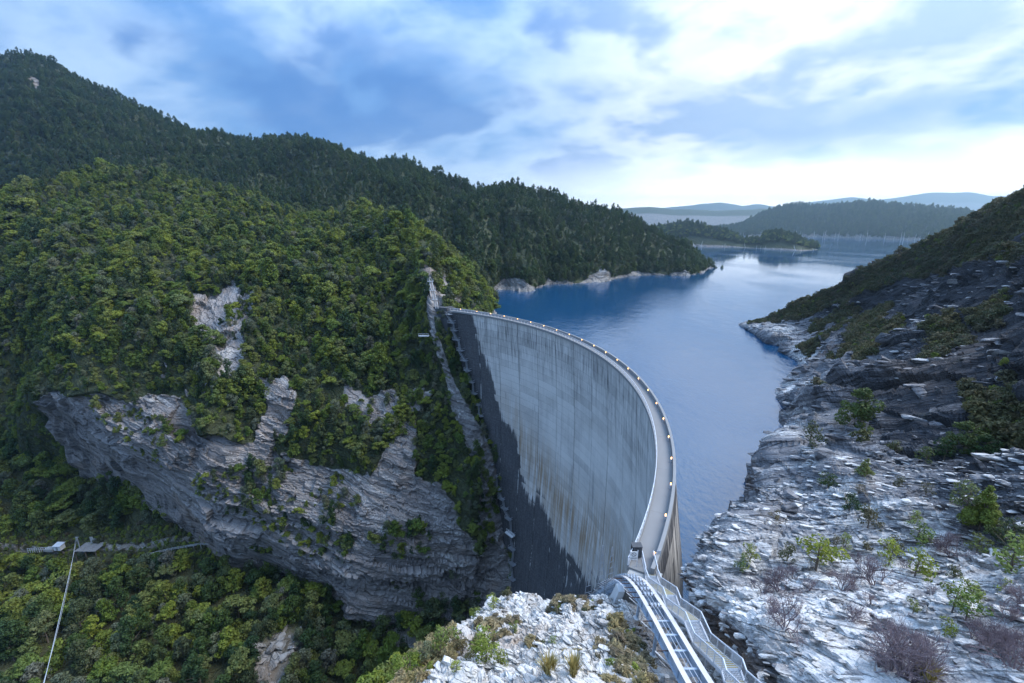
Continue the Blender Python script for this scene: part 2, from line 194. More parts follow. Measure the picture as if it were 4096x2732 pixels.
RIGHT_SLOPE = [[(9.0,-70.0,30.0),(11.0,-70.0,48.0),(14.0,-70.0,60.0),(24.0,-70.0,66.0),(38.0,-70.0,72.0),(55.0,-70.0,80.0),(75.0,-70.0,90.0),(105.0,-70.0,105.0),(140.0,-70.0,120.0),(190.0,-70.0,125.0)],[(10.0,-15.0,22.0),(12.0,-15.0,32.0),(14.5,-15.0,40.0),(20.0,-15.0,43.0),(28.0,-15.0,46.0),(37.0,-15.0,50.0),(50.0,-15.0,56.0),(85.0,-15.0,75.0),(130.0,-15.0,100.0),(190.0,-10.0,110.0)],[(14.0,6.0,18.0),(15.0,6.0,25.0),(17.2,6.0,35.5),(21.0,6.0,37.0),(26.0,6.0,38.5),(31.0,6.0,40.5),(40.0,6.0,45.0),(75.0,8.0,66.0),(125.0,10.0,94.0),(190.0,15.0,105.0)],[(15.0,16.0,15.0),(16.0,16.0,22.0),(17.8,16.0,32.0),(21.0,16.0,33.5),(25.0,15.5,35.0),(29.0,14.5,36.5),(36.0,14.0,40.0),(70.0,14.0,58.0),(120.0,17.0,86.0),(190.0,25.0,102.0)],[(15.5,25.0,12.0),(16.8,25.0,20.0),(18.4,25.0,29.0),(22.7,24.6,31.0),(26.6,22.8,33.0),(29.3,21.0,35.0),(37.0,20.5,39.0),(68.0,20.0,54.0),(115.0,22.0,80.0),(190.0,35.0,98.0)],[(16.5,33.0,6.0),(17.8,33.0,15.0),(19.8,31.8,25.0),(25.5,31.6,27.0),(30.4,29.8,29.0),(34.0,28.0,31.0),(36.7,25.3,34.0),(72.0,29.0,49.0),(118.0,34.0,75.0),(190.0,50.0,94.0)],[(17.5,44.0,-14.0),(19.2,44.0,0.0),(21.4,41.2,21.0),(28.0,40.1,22.5),(34.4,39.0,24.0),(40.9,36.8,26.5),(44.9,33.9,29.5),(76.0,38.0,44.0),(120.0,45.0,70.0),(190.0,65.0,90.0)],[(25.0,55.0,-14.0),(27.0,53.0,-2.0),(30.0,50.6,20.0),(37.5,52.0,22.0),(45.1,50.8,25.0),(51.3,47.4,28.5),(53.9,42.7,32.0),(90.0,55.0,50.0),(130.0,65.0,74.0),(190.0,90.0,86.0)],[(36.0,75.0,-14.0),(39.5,72.0,-2.0),(43.5,68.9,18.0),(52.2,70.2,21.0),(61.1,69.5,25.0),(68.4,66.1,30.0),(75.4,62.8,33.0),(105.0,78.0,51.0),(140.0,95.0,70.0),(190.0,120.0,80.0)],[(54.0,101.0,-14.0),(59.0,98.0,-2.0),(63.1,91.7,14.0),(73.5,95.5,20.0),(83.2,95.1,26.0),(92.4,90.4,33.0),(100.5,87.1,38.0),(128.0,105.0,52.0),(150.0,125.0,66.0),(190.0,145.0,72.0)],[(86.0,132.0,-10.0),(87.0,127.0,-2.0),(87.2,121.0,8.0),(96.7,123.4,15.0),(113.3,128.5,24.0),(130.3,130.5,34.0),(134.5,120.3,46.0),(150.7,138.0,57.1),(172.0,160.0,66.0),(200.0,185.0,58.0)],[(86.0,156.0,-10.0),(93.0,157.0,-2.0),(95.6,154.2,1.2),(109.0,157.2,5.5),(125.5,162.8,13.0),(146.6,169.0,25.0),(162.6,168.0,40.9),(172.0,178.0,56.5),(186.0,192.0,50.0),(205.0,205.0,35.0)],[(112.0,178.0,-10.0),(121.0,177.0,-2.0),(118.4,173.2,1.0),(133.8,184.5,7.0),(150.6,192.6,16.0),(159.7,192.9,26.0),(168.2,200.0,35.4),(172.9,204.0,43.4),(187.0,216.0,33.0),(200.0,225.0,15.0)],[(118.0,208.0,-10.0),(128.0,209.0,-2.0),(130.3,208.0,1.0),(145.2,215.6,6.0),(159.0,220.2,15.0),(162.0,221.0,20.8),(164.6,222.0,26.6),(166.8,223.0,31.4),(182.0,233.0,20.0),(195.0,240.0,2.0)],[(122.0,240.0,-10.0),(133.0,241.0,-2.0),(134.0,237.1,0.8),(147.8,245.3,4.5),(152.7,245.5,9.5),(154.7,246.0,12.2),(156.0,246.0,15.0),(157.8,246.0,17.2),(172.0,252.0,6.0),(185.0,256.0,-6.0)],[(122.3,261.9,-10.0),(133.3,264.9,-2.0),(136.3,265.9,0.2),(140.3,266.9,1.0),(145.3,265.9,2.2),(148.3,264.9,2.8),(151.3,264.4,3.0),(154.3,264.9,2.6),(160.3,269.9,-3.0),(170.3,273.9,-10.0)],[(132.3,291.9,-12.0),(136.3,291.4,-12.0),(140.3,290.9,-12.0),(144.3,290.4,-12.0),(148.3,289.9,-12.0),(152.3,289.4,-12.0),(156.3,288.9,-12.0),(160.3,288.4,-12.0),(164.3,287.9,-12.0),(168.3,287.4,-12.0)]]
KNOLL = [(12.0,20.0,27.0),(12.3,24.0,25.2),(12.0,30.0,22.6),(12.0,36.0,20.0),(12.0,42.0,16.5),(15.0,46.0,15.0),(17.0,38.0,17.0),(16.5,30.0,20.5),(16.2,24.0,23.5),(16.0,14.0,28.0),(9.5,45.5,12.2),(5.1,46.4,12.2),(8.5,47.0,12.2),(2.1,50.4,11.3),(-0.3,49.7,11.0),(-2.2,45.6,11.5),(0.0,26.1,25.5),(-4.1,28.1,23.0),(-9.3,29.5,20.5),(4.3,32.3,21.5),(-3.2,36.9,17.5),(0.9,41.3,15.5),(8.1,33.9,20.8),(-3.5,57.0,-2.0),(5.0,56.0,-2.0),(9.0,52.0,2.0),(13.0,51.0,5.0),(17.0,52.0,3.0),(-4.0,66.0,-35.0),(8.0,66.0,-35.0),(18.0,62.0,-25.0),(-6.0,85.0,-80.0),(12.0,85.0,-75.0),(-8.1,41.0,13.0),(-9.3,38.8,13.5),(-17.0,36.0,6.0),(-16.0,46.0,-8.0),(-13.0,54.0,-18.0),(-30.0,34.0,-25.0),(-26.0,52.0,-45.0),(-48.0,32.0,-60.0),(-45.0,60.0,-85.0),(-20.0,75.0,-75.0),(-25.0,15.0,15.0),(-45.0,5.0,-15.0),(0.0,8.0,33.0),(-12.0,14.0,26.0),(0.0,-15.0,42.0),(12.0,-15.0,43.0),(-25.0,-15.0,32.0),(12.0,6.0,34.5),(-60.0,-20.0,0.0),(20.0,-40.0,52.0),(-10.0,-45.0,52.0),(-60.0,-50.0,20.0),(25.0,60.0,-20.0)]
GORGE = [(-208.9,188.7,-92.0),(-244.3,186.2,-90.0),(-177.2,185.1,-93.0),(-188.0,130.7,-105.0),(-163.5,133.1,-108.0),(-138.7,136.3,-112.0),(-100.4,136.3,-112.0),(-95.8,151.3,-108.0),(-128.8,182.2,-99.0),(-240.6,220.0,-59.1),(-177.9,197.0,-73.9),(-276.0,236.0,-49.1),(-134.9,187.0,-89.0),(-83.7,172.9,-110.0),(-76.6,163.2,-121.0),(-59.7,165.9,-124.0),(-84.5,141.9,-119.0),(-67.9,149.2,-128.0),(-48.9,157.9,-126.0),(-37.4,174.2,-118.0),(-30.0,150.0,-127.0),(0.0,130.0,-128.0),(0.0,172.0,-122.0),(15.0,150.0,-122.0),(-350.0,210.0,-62.0),(-350.0,130.0,-88.0),(-300.0,262.0,-30.0),(-380.0,300.0,-30.0),(-250.0,80.0,-118.0),(-150.0,80.0,-126.0),(-60.0,100.0,-132.0),(-380.0,60.0,-100.0),(40.0,110.0,-124.0),(-110.0,215.0,-100.0),(-60.0,205.0,-118.0),(-180.0,235.0,-60.0),(-190.2,157.4,-99.0),(-142.4,160.4,-102.0),(20.0,200.0,-120.0)]
FS = [30,40,50,75,75,90,80,80,60,36,24,20,10]
FT = [16,44,64,60,60,60,50,12]
RS = [4,10,16,40,60,64,64,64,60,60,60,50,40,34,24,10]
RT = [8,48,70,70,70,70,56,30,10]
BS = [10,10,10,10,10,10,10,10,10,10,10,10,10,10,10,10,10,10,10,10,10,10,10,10,10,10,10,10,10,10,10,10,10,10,10,10,10,10,10,10,10]
BT = [3,12,30,30,30,30,8]
ROCK_FACES = [[(3.11,1.59),(3.51,2.42),(3.79,2.5),(4.01,2.89),(4.47,3.18),(4.75,3.07),(4.97,2.83),(5.4,3.0),(5.68,3.15),(5.9,3.03),(6.14,3.0),(6.66,3.23),(7.16,3.25),(7.45,3.5),(7.67,3.73),(7.84,3.63),(7.8,2.88),(8.22,2.62),(8.37,2.28),(8.6,1.89),(9.06,1.45),(8.97,0.81),(8.82,0.31),(7.91,0.62),(7.28,0.69),(6.72,0.62),(6.14,0.38),(5.9,0.75),(5.57,1.09),(4.99,0.81),(4.6,0.88),(3.93,0.75),(3.15,0.5),(2.88,0.75)],[(4.61,4.98),(4.91,5.08),(5.18,5.28),(5.48,5.35),(5.5,4.93),(5.41,4.43),(5.38,4.05),(5.18,4.02),(4.91,4.37),(4.64,4.65)],[(5.44,4.0),(5.83,4.12),(5.94,3.77),(5.83,3.25),(5.49,3.03),(5.58,3.65)],[(6.69,4.25),(7.51,4.27),(7.96,4.2),(8.32,3.92),(7.97,3.78),(7.15,3.85),(6.71,4.0)],[(8.55,6.28),(10.21,6.48),(10.96,5.42),(10.38,4.53),(9.11,5.1),(8.98,4.75),(8.98,4.22),(9.03,3.62),(9.22,2.8),(9.22,2.19),(9.25,1.52),(9.06,1.16),(8.83,1.34),(8.62,2.14),(8.78,2.55),(8.63,3.25),(8.68,4.12),(8.67,4.72),(8.75,5.45)],[(3.25,5.12),(3.47,5.15),(3.48,4.83),(3.28,4.83)],[(3.13,3.97),(3.28,4.0),(3.29,3.68),(3.15,3.67)]]
HEATH_ZONES = [[(14.71,2.14),(13.88,6.73),(13.26,6.7),(11.62,6.88),(9.82,7.87),(9.95,6.25),(10.58,6.18),(11.2,5.84),(11.96,5.7),(12.7,5.01),(13.65,3.56)],[(12.25,3.76),(11.66,4.94),(10.25,4.47),(9.78,3.91),(10.05,3.41),(10.97,3.99)],[(8.25,5.11),(8.15,6.05),(7.53,6.04),(7.8,5.4)],[(9.63,4.57),(9.58,4.9),(9.0,4.99),(8.97,4.51)]]
PEAK_ROCKS = [[(3.5,4.67),(3.7,4.77),(4.0,3.97),(3.8,3.83)],[(24.7,3.9),(25.8,4.1),(25.6,3.8),(24.9,3.7)],[(30.1,4.3),(30.6,4.3),(30.5,3.73),(30.1,3.8)]]
STAIN = [(0.955,0.0),(0.911,7.0),(0.893,16.3),(0.854,24.7),(0.825,38.4),(0.753,50.3),(0.717,53.8),(0.684,66.5),(0.63,73.2),(0.551,78.7),(0.468,84.0),(0.388,84.0),(0.334,84.6),(0.269,82.5),(0.172,75.6),(0.103,71.8)]
ABUT = [(1.106,1.5),(1.052,19.2),(0.987,38.1),(0.915,56.7),(0.85,77.3),(0.778,89.2),(0.731,99.4),(0.695,125.5)]
LANDINGS = [(1.038,1.2),(1.027,5.2),(1.016,8.7),(1.009,13.1),(0.991,18.0),(0.976,22.7),(0.962,27.3),(0.947,32.8),(0.933,38.1),(0.919,43.3),(0.904,48.5),(0.89,53.8),(0.875,59.9),(0.861,64.8),(0.843,70.6),(0.821,75.8),(0.8,81.4),(0.778,85.4),(0.756,89.2),(0.731,93.0),(0.709,99.4),(0.699,106.4),(0.688,113.3),(0.681,120.6)]
SLOPE_PLANTS = [(59.5,72.0,23.4,8.5,'g',0.3),(56.4,60.9,26.2,2.5,'d',0.4),(56.2,55.9,27.9,2.2,'g',0.7),(41.3,52.9,23.0,2.5,'g',0.4),(44.0,50.9,24.6,2.6,'c',0.5),(38.8,45.9,23.9,2.2,'g',0.3),(46.9,39.6,28.8,6.1,'c',0.6),(46.2,40.7,27.8,3.3,'y',0.2),(41.1,39.7,25.8,2.5,'y',0.5),(30.9,39.2,23.3,4.0,'t',0.2),(37.5,38.4,24.9,2.5,'y',0.4),(42.7,37.8,26.8,3.1,'b',0.2),(45.0,37.6,28.2,2.1,'y',0.5),(46.7,36.6,29.5,3.0,'g',0.8),(41.6,32.0,29.4,3.6,'y',1.0),(37.4,35.5,26.3,2.7,'y',0.3),(28.6,40.2,22.6,2.0,'d',0.2),(24.4,39.7,23.0,2.3,'y',0.6),(23.3,35.0,24.9,2.6,'b',0.2),(24.6,34.7,25.0,3.2,'b',0.2),(29.3,33.7,26.2,2.5,'b',0.5),(32.3,33.9,26.5,3.3,'b',0.2),(24.1,26.4,30.3,2.0,'b',0.3),(29.4,25.0,32.2,2.2,'t',0.3),(33.8,27.8,31.1,1.6,'t',0.3),(28.6,23.4,33.1,2.0,'t',0.3),(28.3,21.8,34.1,2.4,'b',0.3),(22.5,20.5,32.6,4.2,'b',0.3),(23.3,20.0,33.0,1.5,'w',0.6),(27.7,19.8,34.8,3.0,'b',1.2),(26.8,22.8,33.0,1.2,'y',0.2),(19.5,26.4,29.1,3.2,'b',0.4),(28.0,26.1,31.2,1.2,'t',0.5),(39.0,39.6,25.1,2.0,'d',0.4),(36.8,40.4,24.2,1.3,'d',0.5),(35.3,41.3,23.6,1.4,'y',0.7),(40.1,46.6,24.2,1.5,'d',0.4),(45.4,63.4,21.1,3.6,'d',0.5),(59.9,57.1,29.2,3.5,'g',0.5),(62.3,57.3,29.9,5.6,'g',0.3),(63.1,55.3,30.3,4.3,'g',0.7),(47.1,49.4,26.2,1.8,'d',0.6),(47.1,45.9,27.0,1.5,'d',0.5),(46.9,38.0,29.3,1.9,'y',0.2),(37.5,36.7,25.7,1.4,'b',0.3),(38.9,33.6,27.7,1.5,'d',0.1),(38.1,29.2,30.5,1.5,'y',0.4),(23.3,39.3,23.2,1.3,'y',0.1),(30.9,46.5,22.1,1.5,'d',0.5),(42.0,38.6,26.3,1.5,'b',0.6),(26.8,34.1,25.6,1.5,'b',0.4),(27.7,29.2,29.0,1.5,'b',0.4),(22.0,21.6,32.0,1.8,'b',1.5),(24.7,22.0,32.8,1.6,'b',0.8),(30.5,22.9,34.1,1.7,'b',0.5),(34.2,25.2,32.9,2.2,'b',0.3),(29.1,20.9,35.0,2.1,'b',0.7),(38.5,42.7,24.3,2.6,'d',0.1),(42.6,41.8,25.9,1.4,'y',0.8),(34.2,41.2,23.4,1.6,'d',0.4),(35.3,39.6,24.0,1.5,'b',0.2),(32.6,40.7,23.2,1.4,'y',0.4),(23.7,22.4,32.3,2.6,'b',0.8),(22.0,20.9,32.2,2.9,'b',1.3),(22.8,20.2,32.8,2.9,'b',1.0),(21.0,29.8,27.2,2.1,'b',0.3),(30.6,36.9,24.3,1.4,'b',0.5),(32.8,29.3,29.8,1.3,'b',0.3),(27.9,22.2,33.7,1.9,'b',0.6),(27.9,20.6,34.6,2.3,'b',0.5),(30.4,34.0,26.2,1.5,'b',0.3),(27.9,37.9,23.5,1.9,'b',0.4)]
KNOLL_PLANTS = [(-6.7,35.2,18.0,2.6,'t',0.2),(-7.9,33.7,18.4,2.0,'t',0.3),(-8.9,31.3,19.5,2.3,'t',0.4),(-2.5,33.0,20.6,2.9,'y',0.4),(-2.1,29.3,23.0,2.3,'y',0.3),(-1.1,29.1,23.3,1.8,'y',1.0),(-4.5,46.4,10.2,1.9,'y',2.5),(2.7,26.2,25.4,2.0,'w',1.2),(0.3,37.7,17.9,1.2,'y',0.6),(-4.5,33.3,20.0,1.6,'d',0.8),(-7.7,38.8,14.7,1.4,'y',7.8),(4.5,26.2,25.3,1.9,'w',0.6),(-4.3,27.8,23.3,1.0,'y',0.2),(-3.3,29.1,22.9,1.2,'d',0.8),(3.7,33.1,21.2,0.8,'y',0.4),(-0.5,49.1,11.0,1.7,'d',2.0),(-2.3,46.9,11.4,1.9,'y',0.2),(-8.7,33.3,18.2,1.8,'y',0.4),(-10.1,31.9,18.3,2.1,'y',0.2),(-5.3,30.8,21.4,1.6,'d',0.8)]
STAIR_PATH = [(16.18,46.3,19.3),(15.86,43.67,19.3),(15.62,42.96,19.66),(15.62,41.65,19.66),(15.6,37.49,22.24),(15.53,36.15,22.24),(15.54,32.03,24.79),(15.5,29.91,24.79),(15.32,25.11,27.76),(15.17,24.25,27.76)]
HEADLAND = [[(362.1,1289.0,-6.0),(362.1,1314.0,0.0),(367.5,1337.1,16.9),(373.0,1360.2,30.0),(378.6,1384.0,37.5),(419.6,1534.0,15.0)],[(430.1,1280.4,-6.0),(430.1,1305.4,0.0),(436.3,1328.5,20.8),(442.6,1351.6,36.9),(449.0,1375.4,46.2),(498.0,1525.4,18.5)],[(497.2,1272.0,-6.0),(497.2,1297.0,0.0),(504.2,1320.1,24.6),(511.2,1343.2,43.8),(518.4,1367.0,54.7),(575.2,1517.0,21.9)],[(543.0,1254.8,-6.0),(543.0,1279.8,0.0),(551.2,1302.9,18.4),(559.5,1326.0,32.6),(568.0,1349.8,40.8),(631.1,1499.8,16.3)],[(590.4,1232.2,-6.0),(590.4,1257.2,0.0),(600.0,1280.3,12.3),(609.7,1303.4,21.8),(619.6,1327.2,27.3),(689.6,1477.2,10.9)],[(604.7,1195.1,-6.0),(604.7,1220.1,0.0),(615.6,1243.2,4.1),(626.6,1266.3,7.4),(637.8,1290.1,9.2),(712.0,1440.1,3.7)],[(618.9,1132.4,-6.0),(618.9,1157.4,0.0),(630.6,1180.5,5.2),(642.3,1203.6,9.3),(654.3,1227.4,11.6),(734.3,1377.4,4.6)],[(621.9,1119.3,-6.0),(621.9,1144.3,0.0),(633.2,1167.4,11.2),(644.4,1190.5,19.8),(656.0,1214.3,24.8),(737.1,1364.3,9.9)],[(638.3,1091.5,-6.0),(638.3,1116.5,0.0),(649.8,1139.6,14.3),(661.3,1162.7,25.4),(673.2,1186.5,31.8),(758.3,1336.5,12.7)],[(658.8,1065.2,-6.0),(658.8,1090.2,0.0),(671.4,1113.3,10.2),(684.0,1136.4,18.1),(697.0,1160.2,22.6),(787.1,1310.2,9.1)],[(669.3,1051.7,-6.0),(669.3,1076.7,0.0),(682.8,1099.8,5.5),(696.3,1122.9,9.8),(710.3,1146.7,12.2),(803.2,1296.7,4.9)],[(702.6,1060.2,-6.0),(702.6,1085.2,0.0),(717.3,1108.3,0.5),(732.0,1131.4,0.9),(747.1,1155.2,1.1),(844.2,1305.2,0.5)],[(733.9,1086.7,-6.0),(733.9,1111.7,0.0),(749.1,1134.8,-1.3),(764.3,1157.9,-2.3),(780.0,1181.7,-2.9),(879.0,1331.7,-1.2)]]
FAR_RIDGE = [[(913.6,2371.1,-6.0),(913.6,2396.1,0.0),(975.7,2561.1,6.8),(1037.7,2726.1,12.0),(1101.7,2896.1,15.0),(1329.9,3496.1,6.0)],[(1142.4,2345.1,-6.0),(1142.4,2370.1,0.0),(1220.1,2535.1,15.0),(1297.8,2700.1,26.6),(1377.9,2870.1,33.3),(1665.9,3470.1,13.3)],[(1262.2,2331.6,-6.0),(1262.2,2356.6,0.0),(1345.3,2521.6,46.8),(1428.4,2686.6,83.2),(1514.1,2856.6,104.0),(1832.1,3456.6,41.6)],[(1323.9,2324.5,-6.0),(1323.9,2349.5,0.0),(1410.2,2514.5,57.2),(1496.6,2679.5,101.7),(1585.6,2849.5,127.1),(1919.4,3449.5,50.8)],[(1404.0,2315.5,-6.0),(1404.0,2340.5,0.0),(1494.8,2505.5,67.5),(1585.6,2670.5,120.0),(1679.1,2840.5,150.0),(2033.8,3440.5,60.0)],[(1476.1,2233.4,-6.0),(1476.1,2258.4,0.0),(1575.4,2423.4,63.8),(1674.8,2588.4,113.4),(1777.1,2758.4,141.7),(2163.7,3358.4,56.7)],[(1515.8,2130.8,-6.0),(1515.8,2155.8,0.0),(1622.3,2320.8,66.0),(1728.9,2485.8,117.4),(1838.6,2655.8,146.7),(2254.0,3255.8,58.7)],[(1549.8,2010.7,-6.0),(1549.8,2035.7,0.0),(1664.9,2200.7,67.7),(1780.0,2365.7,120.3),(1898.5,2535.7,150.4),(2347.8,3135.7,60.2)],[(1560.1,1844.0,-6.0),(1560.1,1869.0,0.0),(1688.0,2034.0,56.3),(1815.9,2199.0,100.1),(1947.6,2369.0,125.1),(2440.9,2969.0,50.0)],[(1588.2,1762.1,-6.0),(1588.2,1787.1,0.0),(1725.2,1952.1,51.1),(1862.1,2117.1,90.8),(2003.2,2287.1,113.5),(2528.8,2887.1,45.4)],[(1644.1,1723.3,-6.0),(1644.1,1748.3,0.0),(1789.7,1913.3,47.5),(1935.2,2078.3,84.5),(2085.1,2248.3,105.7),(2641.6,2848.3,42.3)],[(1695.5,1687.7,-6.0),(1695.5,1712.7,0.0),(1850.1,1877.7,40.1),(2004.6,2042.7,71.3),(2163.9,2212.7,89.1),(2750.6,2812.7,35.6)],[(1753.3,1647.8,-6.0),(1753.3,1672.8,0.0),(1920.1,1837.8,23.7),(2086.9,2002.8,42.2),(2258.7,2172.8,52.8),(2882.5,2772.8,21.1)],[(1874.5,1627.7,-6.0),(1874.5,1652.7,0.0),(2057.5,1817.7,11.7),(2240.5,1982.7,20.9),(2429.1,2152.7,26.1),(3106.1,2752.7,10.4)],[(2051.1,1598.6,-6.0),(2051.1,1623.6,0.0),(2256.7,1788.6,4.0),(2462.3,1953.6,7.1),(2674.1,2123.6,8.8),(3429.7,2723.6,3.5)]]
MID_HILLS = [[(442.0,4300.0,-4.0),(475.0,4650.0,93.0),(508.0,5000.0,169.0),(539.0,5300.0,85.0)],[(902.0,4300.0,-4.0),(969.0,4650.0,115.0),(1035.0,5000.0,210.0),(1097.0,5300.0,105.0)],[(1271.0,4300.0,-4.0),(1363.0,4650.0,132.0),(1455.0,5000.0,240.0),(1543.0,5300.0,120.0)],[(1473.0,4300.0,-4.0),(1581.0,4650.0,119.0),(1689.0,5000.0,216.0),(1791.0,5300.0,108.0)],[(1685.0,4300.0,-4.0),(1809.0,4650.0,115.0),(1933.0,5000.0,210.0),(2049.0,5300.0,105.0)],[(1888.0,4300.0,-4.0),(2027.0,4650.0,110.0),(2166.0,5000.0,200.0),(2296.0,5300.0,100.0)],[(2054.0,4300.0,-4.0),(2205.0,4650.0,113.0),(2356.0,5000.0,205.0),(2497.0,5300.0,102.0)],[(2192.0,4300.0,-4.0),(2353.0,4650.0,115.0),(2514.0,5000.0,210.0),(2665.0,5300.0,105.0)],[(2330.0,4300.0,-4.0),(2500.0,4650.0,121.0),(2671.0,5000.0,220.0),(2831.0,5300.0,110.0)],[(2560.0,4300.0,-4.0),(2750.0,4650.0,104.0),(2939.0,5000.0,189.0),(3116.0,5300.0,95.0)],[(2928.0,4300.0,-4.0),(3149.0,4650.0,82.0),(3369.0,5000.0,149.0),(3571.0,5300.0,74.0)],[(3389.0,4300.0,-4.0),(3648.0,4650.0,59.0),(3907.0,5000.0,108.0),(4142.0,5300.0,54.0)]]
DISTANT_RANGE = [[(1381.0,8300.0,-4.0),(1474.0,8900.0,159.0),(1568.0,9500.0,288.0),(1662.0,10070.0,144.0)],[(2266.0,8300.0,-4.0),(2417.0,8900.0,191.0),(2569.0,9500.0,346.0),(2723.0,10070.0,173.0)],[(2584.0,8300.0,-4.0),(2756.0,8900.0,206.0),(2928.0,9500.0,375.0),(3103.0,10070.0,188.0)],[(2885.0,8300.0,-4.0),(3075.0,8900.0,222.0),(3266.0,9500.0,404.0),(3462.0,10070.0,202.0)],[(3186.0,8300.0,-4.0),(3394.0,8900.0,243.0),(3603.0,9500.0,443.0),(3819.0,10070.0,221.0)],[(3664.0,8300.0,-4.0),(3901.0,8900.0,264.0),(4139.0,9500.0,481.0),(4387.0,10070.0,240.0)],[(3876.0,8300.0,-4.0),(4129.0,8900.0,254.0),(4381.0,9500.0,462.0),(4644.0,10070.0,231.0)],[(4106.0,8300.0,-4.0),(4376.0,8900.0,233.0),(4646.0,9500.0,423.0),(4925.0,10070.0,212.0)],[(4372.0,8300.0,-4.0),(4656.0,8900.0,254.0),(4941.0,9500.0,462.0),(5238.0,10070.0,231.0)],[(4673.0,8300.0,-4.0),(4981.0,8900.0,222.0),(5289.0,9500.0,404.0),(5607.0,10070.0,202.0)],[(4921.0,8300.0,-4.0),(5242.0,8900.0,243.0),(5564.0,9500.0,443.0),(5898.0,10070.0,221.0)],[(5257.0,8300.0,-4.0),(5597.0,8900.0,268.0),(5937.0,9500.0,487.0),(6294.0,10070.0,243.0)],[(5629.0,8300.0,-4.0),(5988.0,8900.0,296.0),(6348.0,9500.0,538.0),(6729.0,10070.0,269.0)],[(5965.0,8300.0,-4.0),(6342.0,8900.0,320.0),(6719.0,9500.0,582.0),(7123.0,10070.0,291.0)],[(6195.0,8300.0,-4.0),(6588.0,8900.0,312.0),(6981.0,9500.0,567.0),(7400.0,10070.0,283.0)],[(6460.0,8300.0,-4.0),(6873.0,8900.0,296.0),(7286.0,9500.0,538.0),(7724.0,10070.0,269.0)],[(6779.0,8300.0,-4.0),(7208.0,8900.0,317.0),(7638.0,9500.0,576.0),(8096.0,10070.0,288.0)],[(7027.0,8300.0,-4.0),(7468.0,8900.0,338.0),(7909.0,9500.0,614.0),(8383.0,10070.0,307.0)],[(7257.0,8300.0,-4.0),(7708.0,8900.0,359.0),(8159.0,9500.0,652.0),(8649.0,10070.0,326.0)],[(7487.0,8300.0,-4.0),(7950.0,8900.0,369.0),(8413.0,9500.0,671.0),(8918.0,10070.0,336.0)],[(7752.0,8300.0,-4.0),(8233.0,8900.0,367.0),(8713.0,9500.0,668.0),(9236.0,10070.0,334.0)],[(8071.0,8300.0,-4.0),(8570.0,8900.0,373.0),(9068.0,9500.0,679.0),(9612.0,10070.0,339.0)],[(8283.0,8300.0,-4.0),(8798.0,8900.0,359.0),(9313.0,9500.0,652.0),(9872.0,10070.0,326.0)],[(8496.0,8300.0,-4.0),(9029.0,8900.0,338.0),(9562.0,9500.0,614.0),(10136.0,10070.0,307.0)],[(8814.0,8300.0,-4.0),(9370.0,8900.0,330.0),(9925.0,9500.0,599.0),(10520.0,10070.0,300.0)],[(9345.0,8300.0,-4.0),(9948.0,8900.0,275.0),(10551.0,9500.0,500.0),(11184.0,10070.0,250.0)]]
BLK = [(23.8, 40.8, 22.7), (39.4, 56.4, 21.5), (35.1, 51.8, 21.9), (28.0, 46.0, 22.2)]
NET = [(20.799999999999997, 39.9, 22.400000000000002), (23.0, 44.9, 22.2)]
PLAT = [(-199.4, 184.5, -92.0), (-214.5, 184.7, -91.0)]
CABLES = [((-203.6, 183.5, -83.8), (-32.0, 13.1, 8.6), 1.0, 0.055), ((-204.3, 183.5, -84.0), (-39.7, 18.2, 4.0), 4.5, 0.035)]
WALK = [(-170.4, 182.4, -93.0), (-159.2, 182.9, -94.0), (-146.1, 184.0, -96.0), (-133.1, 185.7, -98.0)]

# ---------------- mesh helpers ----------------
def tag(o, label=None, cat=None, group=None, kind=None):
    if label: o['label'] = label
    if cat: o['category'] = cat
    if group: o['group'] = group
    if kind: o['kind'] = kind
    return o
def link(name, me, mat=None, parent=None, loc=None):
    o = bpy.data.objects.new(name, me); COL.objects.link(o)
    if mat is not None and not me.materials: me.materials.append(mat)
    if parent is not None: o.parent = parent
    if loc is not None: o.location = loc
    return o
def empty(name, loc=(0, 0, 0)):
    o = bpy.data.objects.new(name, None); COL.objects.link(o); o.location = loc; o.empty_display_size = 0.5
    return o
def np_mesh(name, V, Q, smooth=False):
    """V (n,3), Q (m,3|4) index array"""
    me = bpy.data.meshes.new(name); V = np.ascontiguousarray(V, np.float32); Q = np.ascontiguousarray(Q, np.int32)
    k = Q.shape[1]
    me.vertices.add(len(V)); me.vertices.foreach_set('co', V.ravel())
    me.loops.add(Q.size); me.loops.foreach_set('vertex_index', Q.ravel())
    me.polygons.add(len(Q)); me.polygons.foreach_set('loop_start', np.arange(len(Q), dtype=np.int32) * k)
    me.polygons.foreach_set('use_smooth', np.full(len(Q), smooth, bool))
    me.update(calc_edges=True); me.validate()
    return me
def grid_faces(n, m, flip=False):
    i, j = np.meshgrid(np.arange(n - 1), np.arange(m - 1), indexing='ij'); a = (i * m + j).ravel()
    q = np.stack([a, a + m, a + m + 1, a + 1], 1)
    return q[:, ::-1] if flip else q
def set_attr(me, name, vals):
    at = me.attributes.new(name, 'FLOAT', 'POINT'); at.data.foreach_set('value', np.ascontiguousarray(vals, np.float32).ravel())
